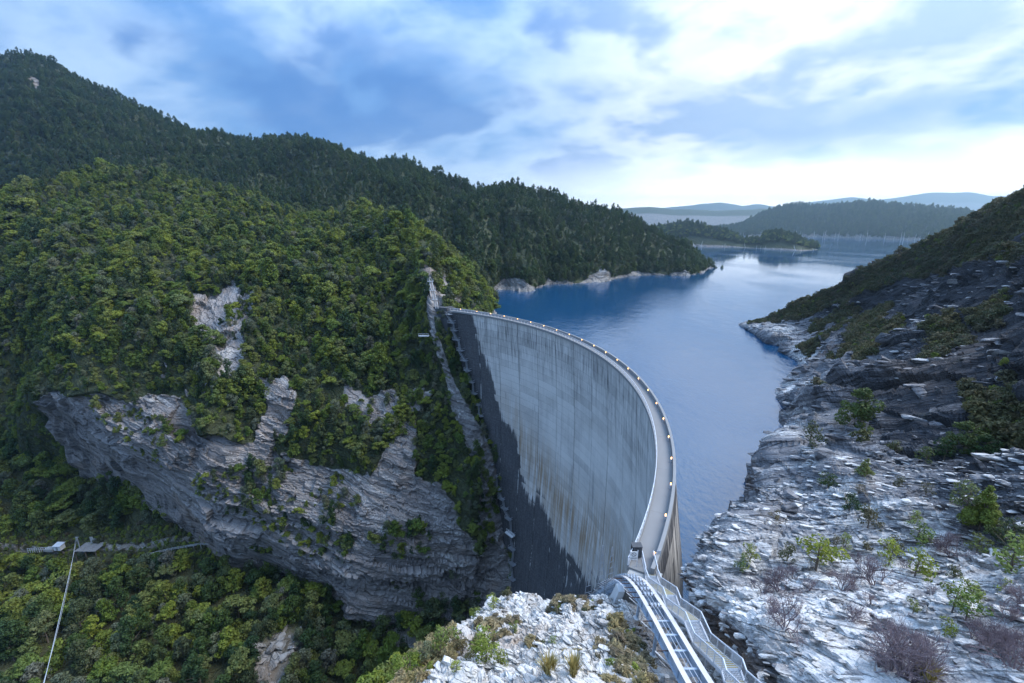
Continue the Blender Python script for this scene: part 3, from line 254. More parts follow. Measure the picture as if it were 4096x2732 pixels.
class MB:
    """collects boxes, beams and tubes for one mesh"""
    def __init__(s): s.v = []; s.f = []
    def add(s, vs, fs):
        b = len(s.v); s.v += [tuple(map(float, p)) for p in vs]; s.f += [tuple(b + i for i in f) for f in fs]; return s
    def box(s, lo, hi):
        (a, b, c), (d, e, f) = lo, hi
        return s.add([(a,b,c),(d,b,c),(d,e,c),(a,e,c),(a,b,f),(d,b,f),(d,e,f),(a,e,f)], [(0,3,2,1),(4,5,6,7),(0,1,5,4),(1,2,6,5),(2,3,7,6),(3,0,4,7)])
    def beam(s, p, q, w, h, up=(0, 0, 1)):
        p = np.array(p, float); q = np.array(q, float); d = q - p; L = np.linalg.norm(d)
        if L < 1e-6: return s
        d /= L; u = np.array(up, float)
        if abs(d @ u) > 0.98: u = np.array((0, 1.0, 0))
        x = np.cross(d, u); x /= np.linalg.norm(x); y = np.cross(x, d)
        c = [(-1,-1),(1,-1),(1,1),(-1,1)]
        vs = [p + x * a * w / 2 + y * b * h / 2 for a, b in c] + [q + x * a * w / 2 + y * b * h / 2 for a, b in c]
        return s.add(vs, [(0,1,2,3),(7,6,5,4),(0,4,5,1),(1,5,6,2),(2,6,7,3),(3,7,4,0)])
    def tube(s, path, rad, n=6, cap=True):
        P = [np.array(p, float) for p in path]; rr = rad if hasattr(rad, '__len__') else [rad] * len(P); b = len(s.v)
        for i, p in enumerate(P):
            d = (P[min(i + 1, len(P) - 1)] - P[max(i - 1, 0)]); d = d / (np.linalg.norm(d) + 1e-9)
            u = np.array((0, 0, 1.0)) if abs(d[2]) < 0.9 else np.array((1.0, 0, 0))
            x = np.cross(d, u); x /= np.linalg.norm(x); y = np.cross(d, x)
            s.v += [tuple(p + rr[i] * (math.cos(t) * x + math.sin(t) * y)) for t in [2 * math.pi * k / n for k in range(n)]]
        for i in range(len(P) - 1):
            for k in range(n):
                a = b + i * n + k; c = b + i * n + (k + 1) % n
                s.f.append((a, c, c + n, a + n))
        if cap: s.f.append(tuple(b + k for k in range(n))); s.f.append(tuple(b + (len(P) - 1) * n + k for k in reversed(range(n))))
        return s
    def ribbon(s, path, w, h):
        """constant-section beam swept along a path in a vertical plane"""
        P = [np.array(p, float) for p in path]; b = len(s.v)
        for i, p in enumerate(P):
            d = P[min(i + 1, len(P) - 1)] - P[max(i - 1, 0)]; d /= np.linalg.norm(d)
            x = np.cross(d, (0, 0, 1.0)); x /= np.linalg.norm(x); y = np.cross(x, d)
            s.v += [tuple(p + x * a * w / 2 + y * c * h / 2) for a, c in ((-1,-1),(1,-1),(1,1),(-1,1))]
        for i in range(len(P) - 1):
            for k in range(4):
                a = b + i * 4 + k; c = b + i * 4 + (k + 1) % 4
                s.f.append((a, c, c + 4, a + 4))
        e = b + (len(P) - 1) * 4
        s.f += [(b + 3, b + 2, b + 1, b), (e, e + 1, e + 2, e + 3)]
        return s
    def mesh(s, name, smooth=False):
        me = bpy.data.meshes.new(name); me.from_pydata(s.v, [], s.f); me.update()
        if smooth: me.polygons.foreach_set('use_smooth', np.ones(len(me.polygons), bool))
        return me
    def build(s, name, mat, parent=None, loc=None, smooth=False):
        return link(name, s.mesh(name, smooth), mat, parent, loc)

# ---------------- materials ----------------
def material(name):
    m = bpy.data.materials.new(name); m.use_nodes = True; m.node_tree.nodes.clear()
    nd = nodes_of(m.node_tree)
    out = nd('ShaderNodeOutputMaterial'); b = nd('ShaderNodeBsdfPrincipled')
    m.node_tree.links.new(b.outputs[0], out.inputs['Surface'])
    return m, nd, b
def setb(b, **kw):
    for k, v in kw.items():
        s = b.inputs[{'color': 'Base Color', 'rough': 'Roughness', 'metal': 'Metallic', 'normal': 'Normal', 'spec': 'Specular IOR Level', 'ior': 'IOR'}[k]]
        if isinstance(v, bpy.types.NodeSocket): b.id_data.links.new(v, s)
        else: s.default_value = (tuple(v) + (1,))[:4] if hasattr(v, '__len__') else v
def bump(nd, h, strength, dist, normal=None):
    n = nd('ShaderNodeBump', ins={'Height': h, 'Strength': strength, 'Distance': dist})
    if normal is not None: n.id_data.links.new(normal, n.inputs['Normal'])
    return n.outputs[0]
def attr(nd, name): return nd('ShaderNodeAttribute', attribute_name=name).outputs['Fac']
def geo(nd): return nd('ShaderNodeNewGeometry').outputs['Position']

def rock_material(name, bed, dark, mid, pale, ochre=(0.30, 0.20, 0.13), soil=(0.035, 0.042, 0.020), fine=1.0, ochre_amt=0.35):
    """layered quartzite: bands across the bedding direction, pale faces, ochre patches; soil where plants grow"""
    m, nd, b = material(name); P = geo(nd)
    warp = vmath(nd, 'SCALE', vmath(nd, 'SUBTRACT', noise(nd, P, 0.05, 3, col=True), (0.5, 0.5, 0.5)), scale=9.0)
    Q = vmath(nd, 'ADD', P, warp)
    bz = vmath(nd, 'DOT_PRODUCT', Q, bed)
    bv = vmath(nd, 'ADD', vmath(nd, 'SCALE', P, scale=0.12), vmath(nd, 'SCALE', bed, scale=mathn(nd, 'MULTIPLY', bz, 1.6)))
    band = noise(nd, bv, 0.55 * fine, 6, 0.62)
    grain = noise(nd, P, 1.7 * fine, 6, 0.65)
    patch = noise(nd, P, 0.045, 4, 0.55)
    vor = nd('ShaderNodeTexVoronoi', feature='DISTANCE_TO_EDGE', ins={'Vector': bv, 'Scale': 0.42 * fine, 'Randomness': 1.0}).outputs['Distance']
    crack = ramp(nd, vor, 0.0, 0.035)
    pl = attr(nd, 'pale')
    t = mathn(nd, 'ADD', mathn(nd, 'MULTIPLY', band, 0.9), mathn(nd, 'MULTIPLY', grain, 0.5))
    t = mathn(nd, 'ADD', t, mathn(nd, 'MULTIPLY', pl, 0.55))
    c = mixc(nd, ramp(nd, t, 0.60, 0.92), dark, mid)
    c = mixc(nd, ramp(nd, t, 0.90, 1.24), c, pale)
    c = mixc(nd, mathn(nd, 'MULTIPLY', ramp(nd, patch, 0.54, 0.70), ochre_amt), c, ochre)
    c = mixc(nd, ramp(nd, noise(nd, P, 0.16, 5, 0.6), 0.60, 0.74, 0.0, 0.30), c, (0.06, 0.075, 0.045))
    c = mixc(nd, mathn(nd, 'MULTIPLY', attr(nd, 'warm'), ramp(nd, noise(nd, P, 0.35, 5, 0.6), 0.36, 0.60, 0.15, 0.9)), c, mixc(nd, ramp(nd, band, 0.4, 0.65), tuple(x * 0.45 for x in ochre), tuple(min(1, x * 1.25) for x in ochre)))
    c = mixc(nd, crack, vmath(nd, 'SCALE', c, scale=0.62), c)
    veg = attr(nd, 'veg')
    s = mixc(nd, ramp(nd, grain, 0.4, 0.65), soil, tuple(x * 1.9 for x in soil))
    c = mixc(nd, ramp(nd, mathn(nd, 'ADD', veg, mathn(nd, 'MULTIPLY', mathn(nd, 'SUBTRACT', grain, 0.5), 0.9)), 0.35, 0.65), c, s)
    n1 = bump(nd, mathn(nd, 'ADD', band, mathn(nd, 'MULTIPLY', crack, 0.25)), 1.0, 1.6 / fine)
    n2 = bump(nd, grain, 0.8, 0.35 / fine, n1)
    setb(b, color=c, rough=0.85, normal=n2, spec=0.25)
    return m

def plain(name, col, rough=0.6, metal=0.0, var=0.25, scale=3.0, bmp=0.0, spec=0.4):
    m, nd, b = material(name); P = nd('ShaderNodeTexCoord').outputs['Object']
    n = noise(nd, P, scale, 6, 0.6)
    c = mixc(nd, n, tuple(x * (1 - var) for x in col), tuple(min(1, x * (1 + var)) for x in col))
    setb(b, color=c, rough=rough, metal=metal, spec=spec)
    if bmp: setb(b, normal=bump(nd, n, 0.6, bmp))
    return m

def leaf_material(name, cols, gloss=0.5):
    m, nd, b = material(name)
    rnd = nd('ShaderNodeObjectInfo').outputs['Random']
    cr = nd('ShaderNodeValToRGB', ins={0: rnd}); e = cr.color_ramp; e.interpolation = 'LINEAR'
    while len(e.elements) < len(cols): e.elements.new(0.5)
    for i, c in enumerate(cols): e.elements[i].position = i / (len(cols) - 1); e.elements[i].color = c + (1,)
    lf = attr(nd, 'tone')
    P = geo(nd)
    big = noise(nd, P, 0.06, 2)
    c = mixc(nd, ramp(nd, lf, 0.0, 1.0, 0.0, 1.0, False), vmath(nd, 'SCALE', cr.outputs[0], scale=0.7), vmath(nd, 'SCALE', cr.outputs[0], scale=1.75))
    c = mixc(nd, ramp(nd, big, 0.42, 0.62, 0.0, 0.45), c, vmath(nd, 'MULTIPLY', c, (1.28, 1.2, 0.65)))
    setb(b, color=c, rough=0.6, spec=0.25)
    tr = nd('ShaderNodeBsdfTranslucent', ins={'Color': c})
    mx = nd('ShaderNodeMixShader', ins={0: 0.32, 1: b.outputs[0], 2: tr.outputs[0]})
    out = [n for n in m.node_tree.nodes if n.type == 'OUTPUT_MATERIAL'][0]
    m.node_tree.links.new(mx.outputs[0], out.inputs['Surface'])
    return m

BED_F = (0.36, -0.25, 0.90); BED_R = (0.03, 0.55, 0.83)
M = {}
M['cliff'] = rock_material('cliff_rock', BED_F, (0.075, 0.076, 0.082), (0.265, 0.245, 0.238), (0.56, 0.54, 0.52), fine=0.7)
M['slope'] = rock_material('slope_rock', BED_R, (0.042, 0.044, 0.052), (0.22, 0.22, 0.235), (0.76, 0.742, 0.722), fine=1.4, soil=(0.060, 0.055, 0.035), ochre_amt=0.12)
M['knoll'] = rock_material('knoll_rock', (0.5, 0.3, 0.81), (0.16, 0.15, 0.15), (0.42, 0.40, 0.38), (0.70, 0.685, 0.66), fine=2.2, soil=(0.14, 0.105, 0.06), ochre_amt=0.45)
M['mountain'] = rock_material('mountain_ground', BED_F, (0.075, 0.075, 0.082), (0.22, 0.21, 0.20), (0.50, 0.48, 0.46), fine=0.5)
M['gorge'] = rock_material('gorge_ground', BED_F, (0.07, 0.07, 0.06), (0.18, 0.16, 0.13), (0.40, 0.38, 0.36), fine=0.9, soil=(0.05, 0.052, 0.024))
M['leaf_dark'] = leaf_material('leaf_dark', [(0.024, 0.051, 0.019), (0.035, 0.065, 0.026), (0.048, 0.079, 0.023), (0.053, 0.069, 0.039), (0.066, 0.097, 0.027)])
M['leaf_olive'] = leaf_material('leaf_olive', [(0.077, 0.121, 0.024), (0.130, 0.165, 0.031), (0.167, 0.197, 0.035), (0.113, 0.129, 0.058), (0.099, 0.151, 0.028)])
M['leaf_grey'] = leaf_material('leaf_grey', [(0.102, 0.123, 0.089), (0.123, 0.137, 0.096), (0.082, 0.110, 0.062), (0.137, 0.137, 0.109)])
M['leaf_yellow'] = leaf_material('leaf_yellow', [(0.173, 0.213, 0.037), (0.224, 0.257, 0.049), (0.145, 0.199, 0.049), (0.198, 0.199, 0.061)])
M['leaf_brown'] = leaf_material('leaf_brown', [(0.091, 0.083, 0.046), (0.067, 0.076, 0.037), (0.116, 0.098, 0.061), (0.055, 0.073, 0.037)])
M['leaf_straw'] = leaf_material('leaf_straw', [(0.22, 0.18, 0.11), (0.30, 0.25, 0.15), (0.17, 0.14, 0.10), (0.25, 0.22, 0.12)])
M['bark'] = plain('bark', (0.13, 0.105, 0.085), 0.9, var=0.5, scale=2.0)
M['pale_bark'] = plain('pale_bark', (0.42, 0.40, 0.38), 0.9, var=0.3, scale=2.0)
M['twig'] = plain('twig', (0.23, 0.175, 0.185), 0.9, var=0.35, scale=1.5)
M['straw'] = plain('straw', (0.42, 0.34, 0.12), 0.9, var=0.4, scale=4.0)
M['steel'] = plain('galvanised_steel', (0.66, 0.69, 0.74), 0.45, 0.25, var=0.18, scale=2.5)
M['girder'] = plain('blue_grey_paint', (0.44, 0.52, 0.62), 0.5, 0.1, var=0.22, scale=1.6)
M['rail'] = plain('worn_rail_top', (0.74, 0.70, 0.68), 0.45, 0.2, var=0.22, scale=1.4)
M['rust'] = plain('rusty_steel', (0.10, 0.062, 0.052), 0.85, 0.2, var=0.5, scale=6.0)
M['yellow'] = plain('yellow_nosing', (0.55, 0.44, 0.17), 0.6, 0.0, var=0.25, scale=6.0)
M['concrete'] = plain('weathered_concrete', (0.38, 0.38, 0.37), 0.85, var=0.3, scale=0.8, bmp=0.05)
M['concrete_pale'] = plain('pale_concrete', (0.56, 0.56, 0.56), 0.85, var=0.2, scale=0.9, bmp=0.03)
M['white'] = plain('white_board', (0.78, 0.78, 0.78), 0.5, var=0.06)
M['black'] = plain('black_paint', (0.03, 0.03, 0.035), 0.5, var=0.2)
M['wire'] = plain('net_wire', (0.62, 0.66, 0.72), 0.5, 0.3, var=0.1)

def water_material():
    m, nd, b = material('lake_water'); P = geo(nd)
    dist = vmath(nd, 'LENGTH', vmath(nd, 'SUBTRACT', P, (40, 100, 0)))
    w1 = noise(nd, vmath(nd, 'MULTIPLY', P, (1.0, 0.45, 1.0)), 0.9, 4, 0.6, 0.3)
    w2 = noise(nd, vmath(nd, 'MULTIPLY', P, (1.0, 0.5, 1.0)), 0.16, 4, 0.55, 0.2)
    gust = noise(nd, vmath(nd, 'MULTIPLY', P, (1.0, 0.55, 1.0)), 0.011, 4, 0.55, 0.6)
    h = mathn(nd, 'ADD', mathn(nd, 'MULTIPLY', w1, 0.7), mathn(nd, 'MULTIPLY', w2, 1.2))
    fall = ramp(nd, dist, 60.0, 700.0, 1.0, 0.03, False)
    n = bump(nd, h, mathn(nd, 'MULTIPLY', fall, ramp(nd, gust, 0.40, 0.62, 0.28, 0.60)), 0.55)
    setb(b, color=(0.004, 0.055, 0.138), rough=ramp(nd, gust, 0.40, 0.65, 0.05, 0.12), normal=n, ior=2.6, spec=0.5)
    return m
M['water'] = water_material()

# ---------------- terrain ----------------
def block_disp(P, bed, T, L, seed):
    """random offset of each joint-bounded block of the layered rock"""
    bed = np.array(bed) / np.linalg.norm(bed); e1 = np.cross(bed, (0, 1, 0.2)); e1 /= np.linalg.norm(e1); e2 = np.cross(bed, e1)
    w = np.stack([fbm(P, 34, 2, seed + 5), fbm(P, 30, 2, seed + 6), fbm(P, 26, 2, seed + 7)], 1) + 0.12 * np.stack([vnoise(P / 2.2, seed + 8), vnoise(P / 2.2, seed + 9), vnoise(P / 1.6, seed + 10)], 1)
    Q = P + w * np.array([4.5, 4.5, 4.2])
    b = Q @ bed / T; r = np.floor(b); fr = b - r
    o = _hash(r, r * 0, r * 0, seed) * 9
    i = np.floor(Q @ e1 / L + o); j = np.floor(Q @ e2 / L + o * 1.7)
    return (_hash(r, i, j, seed + 1) - 0.5) * 2, fr - 0.5
def rocky(P, N, bed, amp, seed, fine=1.0):
    a1, f1 = block_disp(P, bed, 3.0 * fine, 11.0 * fine, seed)
    a2, f2 = block_disp(P, bed, 1.1 * fine, 4.6 * fine, seed + 20)
    a3, f3 = block_disp(P, bed, 0.42 * fine, 1.7 * fine, seed + 40)
    d = 0.62 * a1 + 0.25 * f1 + 0.32 * a2 + 0.14 * f2 + 0.11 * a3 + 0.08 * f3
    m = 0.35 + 1.25 * np.clip(fbm(P, 18, 3, seed + 60) + 0.35, 0, 1)
    return d * amp * m
def terrain(name, P, flip, mat, attrs, smooth=False):
    n, m = P.shape[:2]
    me = np_mesh(name, P.reshape(-1, 3), grid_faces(n, m, flip), smooth)
    for k, v in attrs.items(): set_attr(me, k, v)
    o = link(name, me, mat); o['kind'] = 'structure'
    return o
def poly_mask(S, T, polys, soft=None):
    r = np.zeros(S.shape, bool)
    for p in polys: r |= in_poly(S, T, p)
    return r
def blur(a, n=2):
    for _ in range(n):
        p = np.pad(a, 1, mode='edge'); a = (p[:-2, 1:-1] + p[2:, 1:-1] + p[1:-1, :-2] + p[1:-1, 2:] + 2 * p[1:-1, 1:-1]) / 6
    return a

# far bank: cliff, green hill and the shore behind the dam
s, t, P = loft(FAR_BANK, FS, FT); N = grid_normals(P); SH = P.shape[:2]
Sg, Tg = np.meshgrid(s, t, indexing='ij'); fp = P.reshape(-1, 3); fn = N.reshape(-1, 3)
jit = fbm(fp, 16, 5, 3, gain=0.65).reshape(SH) * 1.5
rock = poly_mask(Sg + 0.10 * jit, Tg + 0.22 * jit, ROCK_FACES)
rock |= (Tg < 1.0) & (Sg > 2.7)
rock |= (P[..., 2] < 4 + 3 * jit) & (Sg > 10.1) & (P[..., 2] > -12)
rock |= (fbm(fp, 20, 4, 44).reshape(SH) > 0.44) & (Tg < 4.6) & (Sg > 2.8) & (Sg < 9.6)
F_rock = blur(rock.astype(float), 2)
hump = 11.0 * fbm(fp * np.array([1, 0.5, 0.6]), 52, 3, 11, ridged=True) + 3.0 * fbm(fp, 20, 3, 12)
tg = np.interp(Sg, [5.6, 6.2, 7, 8, 9.2], [1.22, 1.42, 1.8, 1.63, 1.45]) + 0.10 * jit; xg = (tg - Tg).ravel()
cave = np.where(xg > 0, -6.5 * np.exp(-np.maximum(xg, 0) / 0.22), 1.4 * np.exp(np.minimum(xg, 0) / 0.12)) * (np.clip((Sg - 5.5) * 1.6, 0, 1) * np.clip((9.3 - Sg) * 1.6, 0, 1)).ravel()
d = rocky(fp, fn, BED_F, 3.4, 21, 2.1) * np.clip(F_rock.ravel() * 1.4, 0.12, 1) + hump * (1 - 0.6 * F_rock.ravel()) * (1 - 0.8 * np.clip((Tg.ravel() - 5.4) / 1.2, 0, 1)) + cave
edge = np.clip(np.minimum(Sg, 13 - Sg).ravel() * 2, 0, 1)
near_dam = np.clip(np.abs(Sg - 9.5).ravel() / 0.6, 0.25, 1)
FP = (fp + fn * (d * edge * near_dam)[:, None]).reshape(SH + (3,))
F_pale = (0.30 + 0.30 * fbm(fp, 35, 3, 8).reshape(SH) + 0.25 * np.clip((Tg - 0.8) * 0.6, 0, 0.6))
far_bank = terrain('far_bank', FP, False, M['cliff'], {'veg': 1 - F_rock, 'pale': F_pale})
tag(far_bank, 'layered grey cliff and steep forested hill on the far side of the gorge')

# back mountain
s, t, P = loft(BACK_MOUNTAIN, BS, BT); N = grid_normals(P); SHb = P.shape[:2]
Sb, Tb = np.meshgrid(s, t, indexing='ij'); fp = P.reshape(-1, 3); fn = N.reshape(-1, 3)
rib = 30 * fbm(fp * np.array([1, .5, .5]), 120, 4, 31, ridged=True) + 6 * fbm(fp, 40, 3, 33)
env = np.clip((Tb - 1.6) / 2.0, 0, 1) * np.clip((6.15 - Tb) / 1.6, 0.12, 1) * np.clip((40.5 - Sb) / 8, 0.0, 1)
j2 = fbm(fp, 30, 4, 35).reshape(SHb)
B_rock = ((Tb < 1.75 + 0.9 * j2) & (Sb > 19.0)).astype(float)
B_rock = np.maximum(B_rock, poly_mask(Sb, Tb, PEAK_ROCKS).astype(float))
B_rock = np.maximum(B_rock, ((fbm(fp, 55, 4, 77).reshape(SHb) > 0.52) & (Sb < 12) & (Tb > 3.5)).astype(float))
B_rock = blur(B_rock, 1)
d = rib * env.ravel() + rocky(fp, fn, BED_F, 4.0, 71, 2.2) * np.clip(B_rock.ravel(), 0.05, 1)
d *= np.clip((41 - Sb.ravel()), 0, 1)
BP = (fp + fn * d[:, None]).reshape(SHb + (3,))
back_mountain = terrain('back_mountain', BP, False, M['mountain'], {'veg': 1 - B_rock, 'pale': 0.30 + 0.4 * j2})
tag(back_mountain, 'dark forested mountain ridge falling to a rocky lake shore')

# right slope
s, t, P = loft(RIGHT_SLOPE, RS, RT); N = -grid_normals(P); SHr = P.shape[:2]
Sr, Tr = np.meshgrid(s, t, indexing='ij'); fp = P.reshape(-1, 3); fn = N.reshape(-1, 3)
j3 = fbm(fp, 14, 4, 51).reshape(SHr)
R_heath = poly_mask(Sr + 0.22 * j3, Tr + 0.30 * j3, HEATH_ZONES)
R_heath |= (fbm(fp, 13, 4, 53).reshape(SHr) > 0.42 - 0.2 * np.clip((Sr - 9) / 3, 0, 1) * (Tr > 3.0)) & (Tr > 2.25) & (Sr > 8.6)
R_heath |= (Tr > 7.2)
R_veg = blur(R_heath.astype(float), 2)
fine = np.interp(Sr.ravel(), [0, 4, 6, 9, 12, 16], [0.5, 0.5, 0.6, 1.0, 1.4, 1.5])
dR = rocky(fp, fn, BED_R, 1.0, 81, 0.60) * np.clip((8.2 - Sr.ravel()) / 2.5, 0, 1) + rocky(fp, fn, BED_R, 4.2, 83, 2.3) * np.clip((Sr.ravel() - 5.0) / 3.0, 0.10, 1)
dR = dR * (1 - 0.6 * R_veg.ravel()) + 4.0 * fbm(fp, 30, 4, 84, ridged=True) * np.clip((Sr.ravel() - 5.5) / 2, 0.12, 1) + 0.5 * fbm(fp, 6, 3, 86)
cliffy = np.exp(-((Tr.ravel() - 1.5) / 0.55) ** 2)
dR += cliffy * 0.8 * fbm(fp, 4, 4, 88, ridged=True)
dR *= np.clip((15.4 - Sr.ravel()) / 2.2, 0.06, 1) * np.clip((Tr.ravel() - 0.6) / 1.4, 0.25, 1)
RP = (fp + fn * dR[:, None]).reshape(SHr + (3,))
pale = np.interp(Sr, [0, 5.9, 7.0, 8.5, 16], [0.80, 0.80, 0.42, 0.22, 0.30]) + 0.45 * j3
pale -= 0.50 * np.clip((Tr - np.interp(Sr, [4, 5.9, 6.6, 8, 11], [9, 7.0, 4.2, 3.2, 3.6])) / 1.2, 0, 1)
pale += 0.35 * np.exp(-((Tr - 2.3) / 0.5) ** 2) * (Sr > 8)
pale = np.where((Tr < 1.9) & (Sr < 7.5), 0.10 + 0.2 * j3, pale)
warm = np.clip((2.0 - Tr) * 3, 0, 1) * (Sr < 7.0) * np.clip((Tr - 0.3) * 3, 0, 1) + 0.5 * np.clip(fbm(fp, 9, 3, 57).reshape(SHr) * 3 - 0.9, 0, 1) * (Sr < 7.5)
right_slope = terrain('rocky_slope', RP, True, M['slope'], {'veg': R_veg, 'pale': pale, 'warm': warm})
tag(right_slope, 'pale layered quartzite hillside rising from the lake to the ridge')

# knoll under the stairs and rail track, with the near bank of the gorge
fk = tps(KNOLL)
xs = np.r_[np.linspace(-75, -14, 90)[:-1], np.linspace(-14, 20, 300)]; ys = np.r_[np.linspace(-60, 12, 60)[:-1], np.linspace(12, 58, 340), np.linspace(58, 90, 50)[1:]]
gx, gy = np.meshgrid(xs, ys, indexing='ij'); P = np.stack([gx, gy, fk(gx, gy)], -1)
P[..., 2] = np.maximum(P[..., 2], -118)
N = grid_normals(P); fp = P.reshape(-1, 3); fn = N.reshape(-1, 3)
d = rocky(fp, fn, (0.5, 0.3, 0.81), 0.75, 91, 0.62) + 0.9 * fbm(fp, 7, 4, 95) + 0.35 * fbm(fp, 2.2, 3, 97, ridged=True)
away = np.clip(np.abs(fp[:, 0] - 14.2) / 2.2, 0.25, 1)
KP = (fp + fn * (d * away)[:, None]).reshape(P.shape)
jk = fbm(fp, 7, 4, 98)
K_veg = np.clip((jk - 0.34) * 5, 0, 1)
K_veg = np.maximum(K_veg, np.clip((-6.5 + 1.5 * jk - fp[:, 0]) / 2.5, 0, 1) * 0.9)
K_veg = np.maximum(K_veg, np.clip(1 - np.abs(fp[:, 0] - 9.5) / 3.0, 0, 1) * np.clip((37 - fp[:, 1]) / 4, 0, 1) * np.clip(0.35 + 1.6 * jk, 0, 1))
knoll = terrain('rock_knoll', KP, False, M['knoll'], {'veg': K_veg, 'pale': np.clip(0.62 + 0.5 * fbm(fp, 5, 3, 99), 0, 1)})
tag(knoll, 'bleached white rock knoll beneath the rail track and stairs')

# gorge floor and the forested terrace below the cliff
fg = tps(GORGE)
xs = np.linspace(-400, 60, 330); ys = np.linspace(55, 320, 200)
gx, gy = np.meshgrid(xs, ys, indexing='ij'); P = np.stack([gx, gy, np.clip(fg(gx, gy), -134, 10)], -1)
fp = P.reshape(-1, 3); jg = fbm(fp, 26, 4, 101)
P[..., 2] += (3.2 * jg + 1.2 * fbm(fp, 8, 3, 103)).reshape(gx.shape)
px, py = P[..., 0].ravel(), P[..., 1].ravel()
g_bare = np.exp(-(((px + 94) / 9) ** 2 + ((py - 146) / 13) ** 2))            # pale outcrop on the spur
g_bare = np.maximum(g_bare, np.clip(1.2 - np.abs(py - 186 + 3 * jg) / 1.5, 0, 1) * ((px > -262) & (px < -126)) * (jg > -0.35))   # the track along the terrace
g_bare = np.maximum(g_bare, np.clip((px + 62) / 14, 0, 0.6) * (jg > 0.1))
P[..., 2] += (rocky(fp, fp * 0, BED_F, 2.4, 105, 1.0) * g_bare).reshape(gx.shape)
GP = P
gorge_ground = terrain('gorge_ground', GP, False, M['gorge'], {'veg': 1 - np.clip(g_bare, 0, 1), 'pale': 0.55 + 0.3 * jg})
tag(gorge_ground, 'forested terrace and floor of the gorge below the dam')

# far land across the lake
def far_land(name, C, cs, ct, amp, seed, label, sc=120.0):
    s, t, P = loft(C, [cs] * (len(C) - 1), ct); N = grid_normals(P); fp = P.reshape(-1, 3)
    T = np.meshgrid(s, t, indexing='ij')[1]
    env = np.clip((T.ravel() - 1) / 1.2, 0, 1) * np.clip((len(C[0]) - 1.3 - T.ravel()) / 1.4, 0.1, 1)
    d = amp * fbm(fp, sc, 4, seed, ridged=True) * env
    P = (fp + N.reshape(-1, 3) * d[:, None]).reshape(P.shape)
    o = terrain(name, P, False, M['mountain'], {'veg': np.clip((T - 1.15) * 4, 0, 1), 'pale': T * 0 + 0.2}, True)
    tag(o, label); return P, T
HP, HT = far_land('headland', HEADLAND, 8, [2, 6, 6, 6, 4], 2.0, 201, 'low wooded headland reaching into the lake', 60)
XP, XT = far_land('far_shore_ridge', FAR_RIDGE, 8, [2, 10, 10, 10, 4], 14, 203, 'wooded ridge behind the far shore of the lake', 220)
far_land('mid_hills', MID_HILLS, 8, [8, 8, 4], 18, 205, 'hazy blue hills beyond the lake', 400)
far_land('distant_range', DISTANT_RANGE, 6, [8, 10, 4], 30, 207, 'pale blue mountain range on the horizon', 500)

# lake
DC = np.array([-89.3, 105.1]); DR = 122.1
arc = [(DC[0] + (DR + 0.6) * math.cos(a), DC[1] + (DR + 0.6) * math.sin(a)) for a in np.linspace(-0.62, 1.16, 60)]
lake_poly = arc + [(-60, 300), (-420, 470), (-3000, 2200), (-8000, 12000), (12500, 12000), (12500, 300), (260, 20), (60, 25), (30, 30)]
me = bpy.data.meshes.new('lake'); me.from_pydata([(x, y, 0) for x, y in lake_poly], [], [tuple(range(len(lake_poly)))]); me.update()
lake = link('lake', me, M['water']); lake['kind'] = 'structure'; tag(lake, 'wind rippled blue reservoir behind the dam')

# haze: even air round the whole place
hm = bpy.data.materials.new('air'); hm.use_nodes = True; hm.node_tree.nodes.clear(); nd = nodes_of(hm.node_tree)
pv = nd('ShaderNodeVolumePrincipled', ins={'Color': (0.55, 0.80, 1.0, 1), 'Density': 0.000115, 'Anisotropy': 0.62})
nd('ShaderNodeOutputMaterial', ins={'Volume': pv.outputs[0]})
haze = MB().box((-9000, -1500, -140), (12800, 11300, 690)).build('haze', hm); haze['kind'] = 'stuff'; haze['label'] = 'pale blue evening haze over the lake'
# ---------------- the dam ----------------
CREST = 19.2
HH = [0, 30, 60, 100, 140]; OU = [0, 4.5, 8, 9.5, 9]; TH = [2.7, 5.5, 9, 13, 17]
def rad_up(h): return DR + np.interp(h, HH, OU)
def rad_dn(h): return rad_up(h) - np.interp(h, HH, TH)
def dpt(a, h, r): return np.stack([DC[0] + r * np.cos(a), DC[1] + r * np.sin(a), CREST - h + 0 * a], -1)
A_FAR = [(1.13, 0.0)] + [(a - 0.0, h) for a, h in ABUT[1:]] + [(0.66, 140)]
def h_bottom(a):
    fa = np.interp(a, [q[0] for q in A_FAR][::-1], [q[1] for q in A_FAR][::-1])
    ne = np.interp(a, [-0.56, -0.35, -0.1], [0, 60, 140])
    return np.clip(np.minimum(fa, ne) + 7, 8, 138)
def stain_h(a):
    q = sorted(STAIN); return np.interp(a, [p[0] for p in q], [p[1] for p in q])
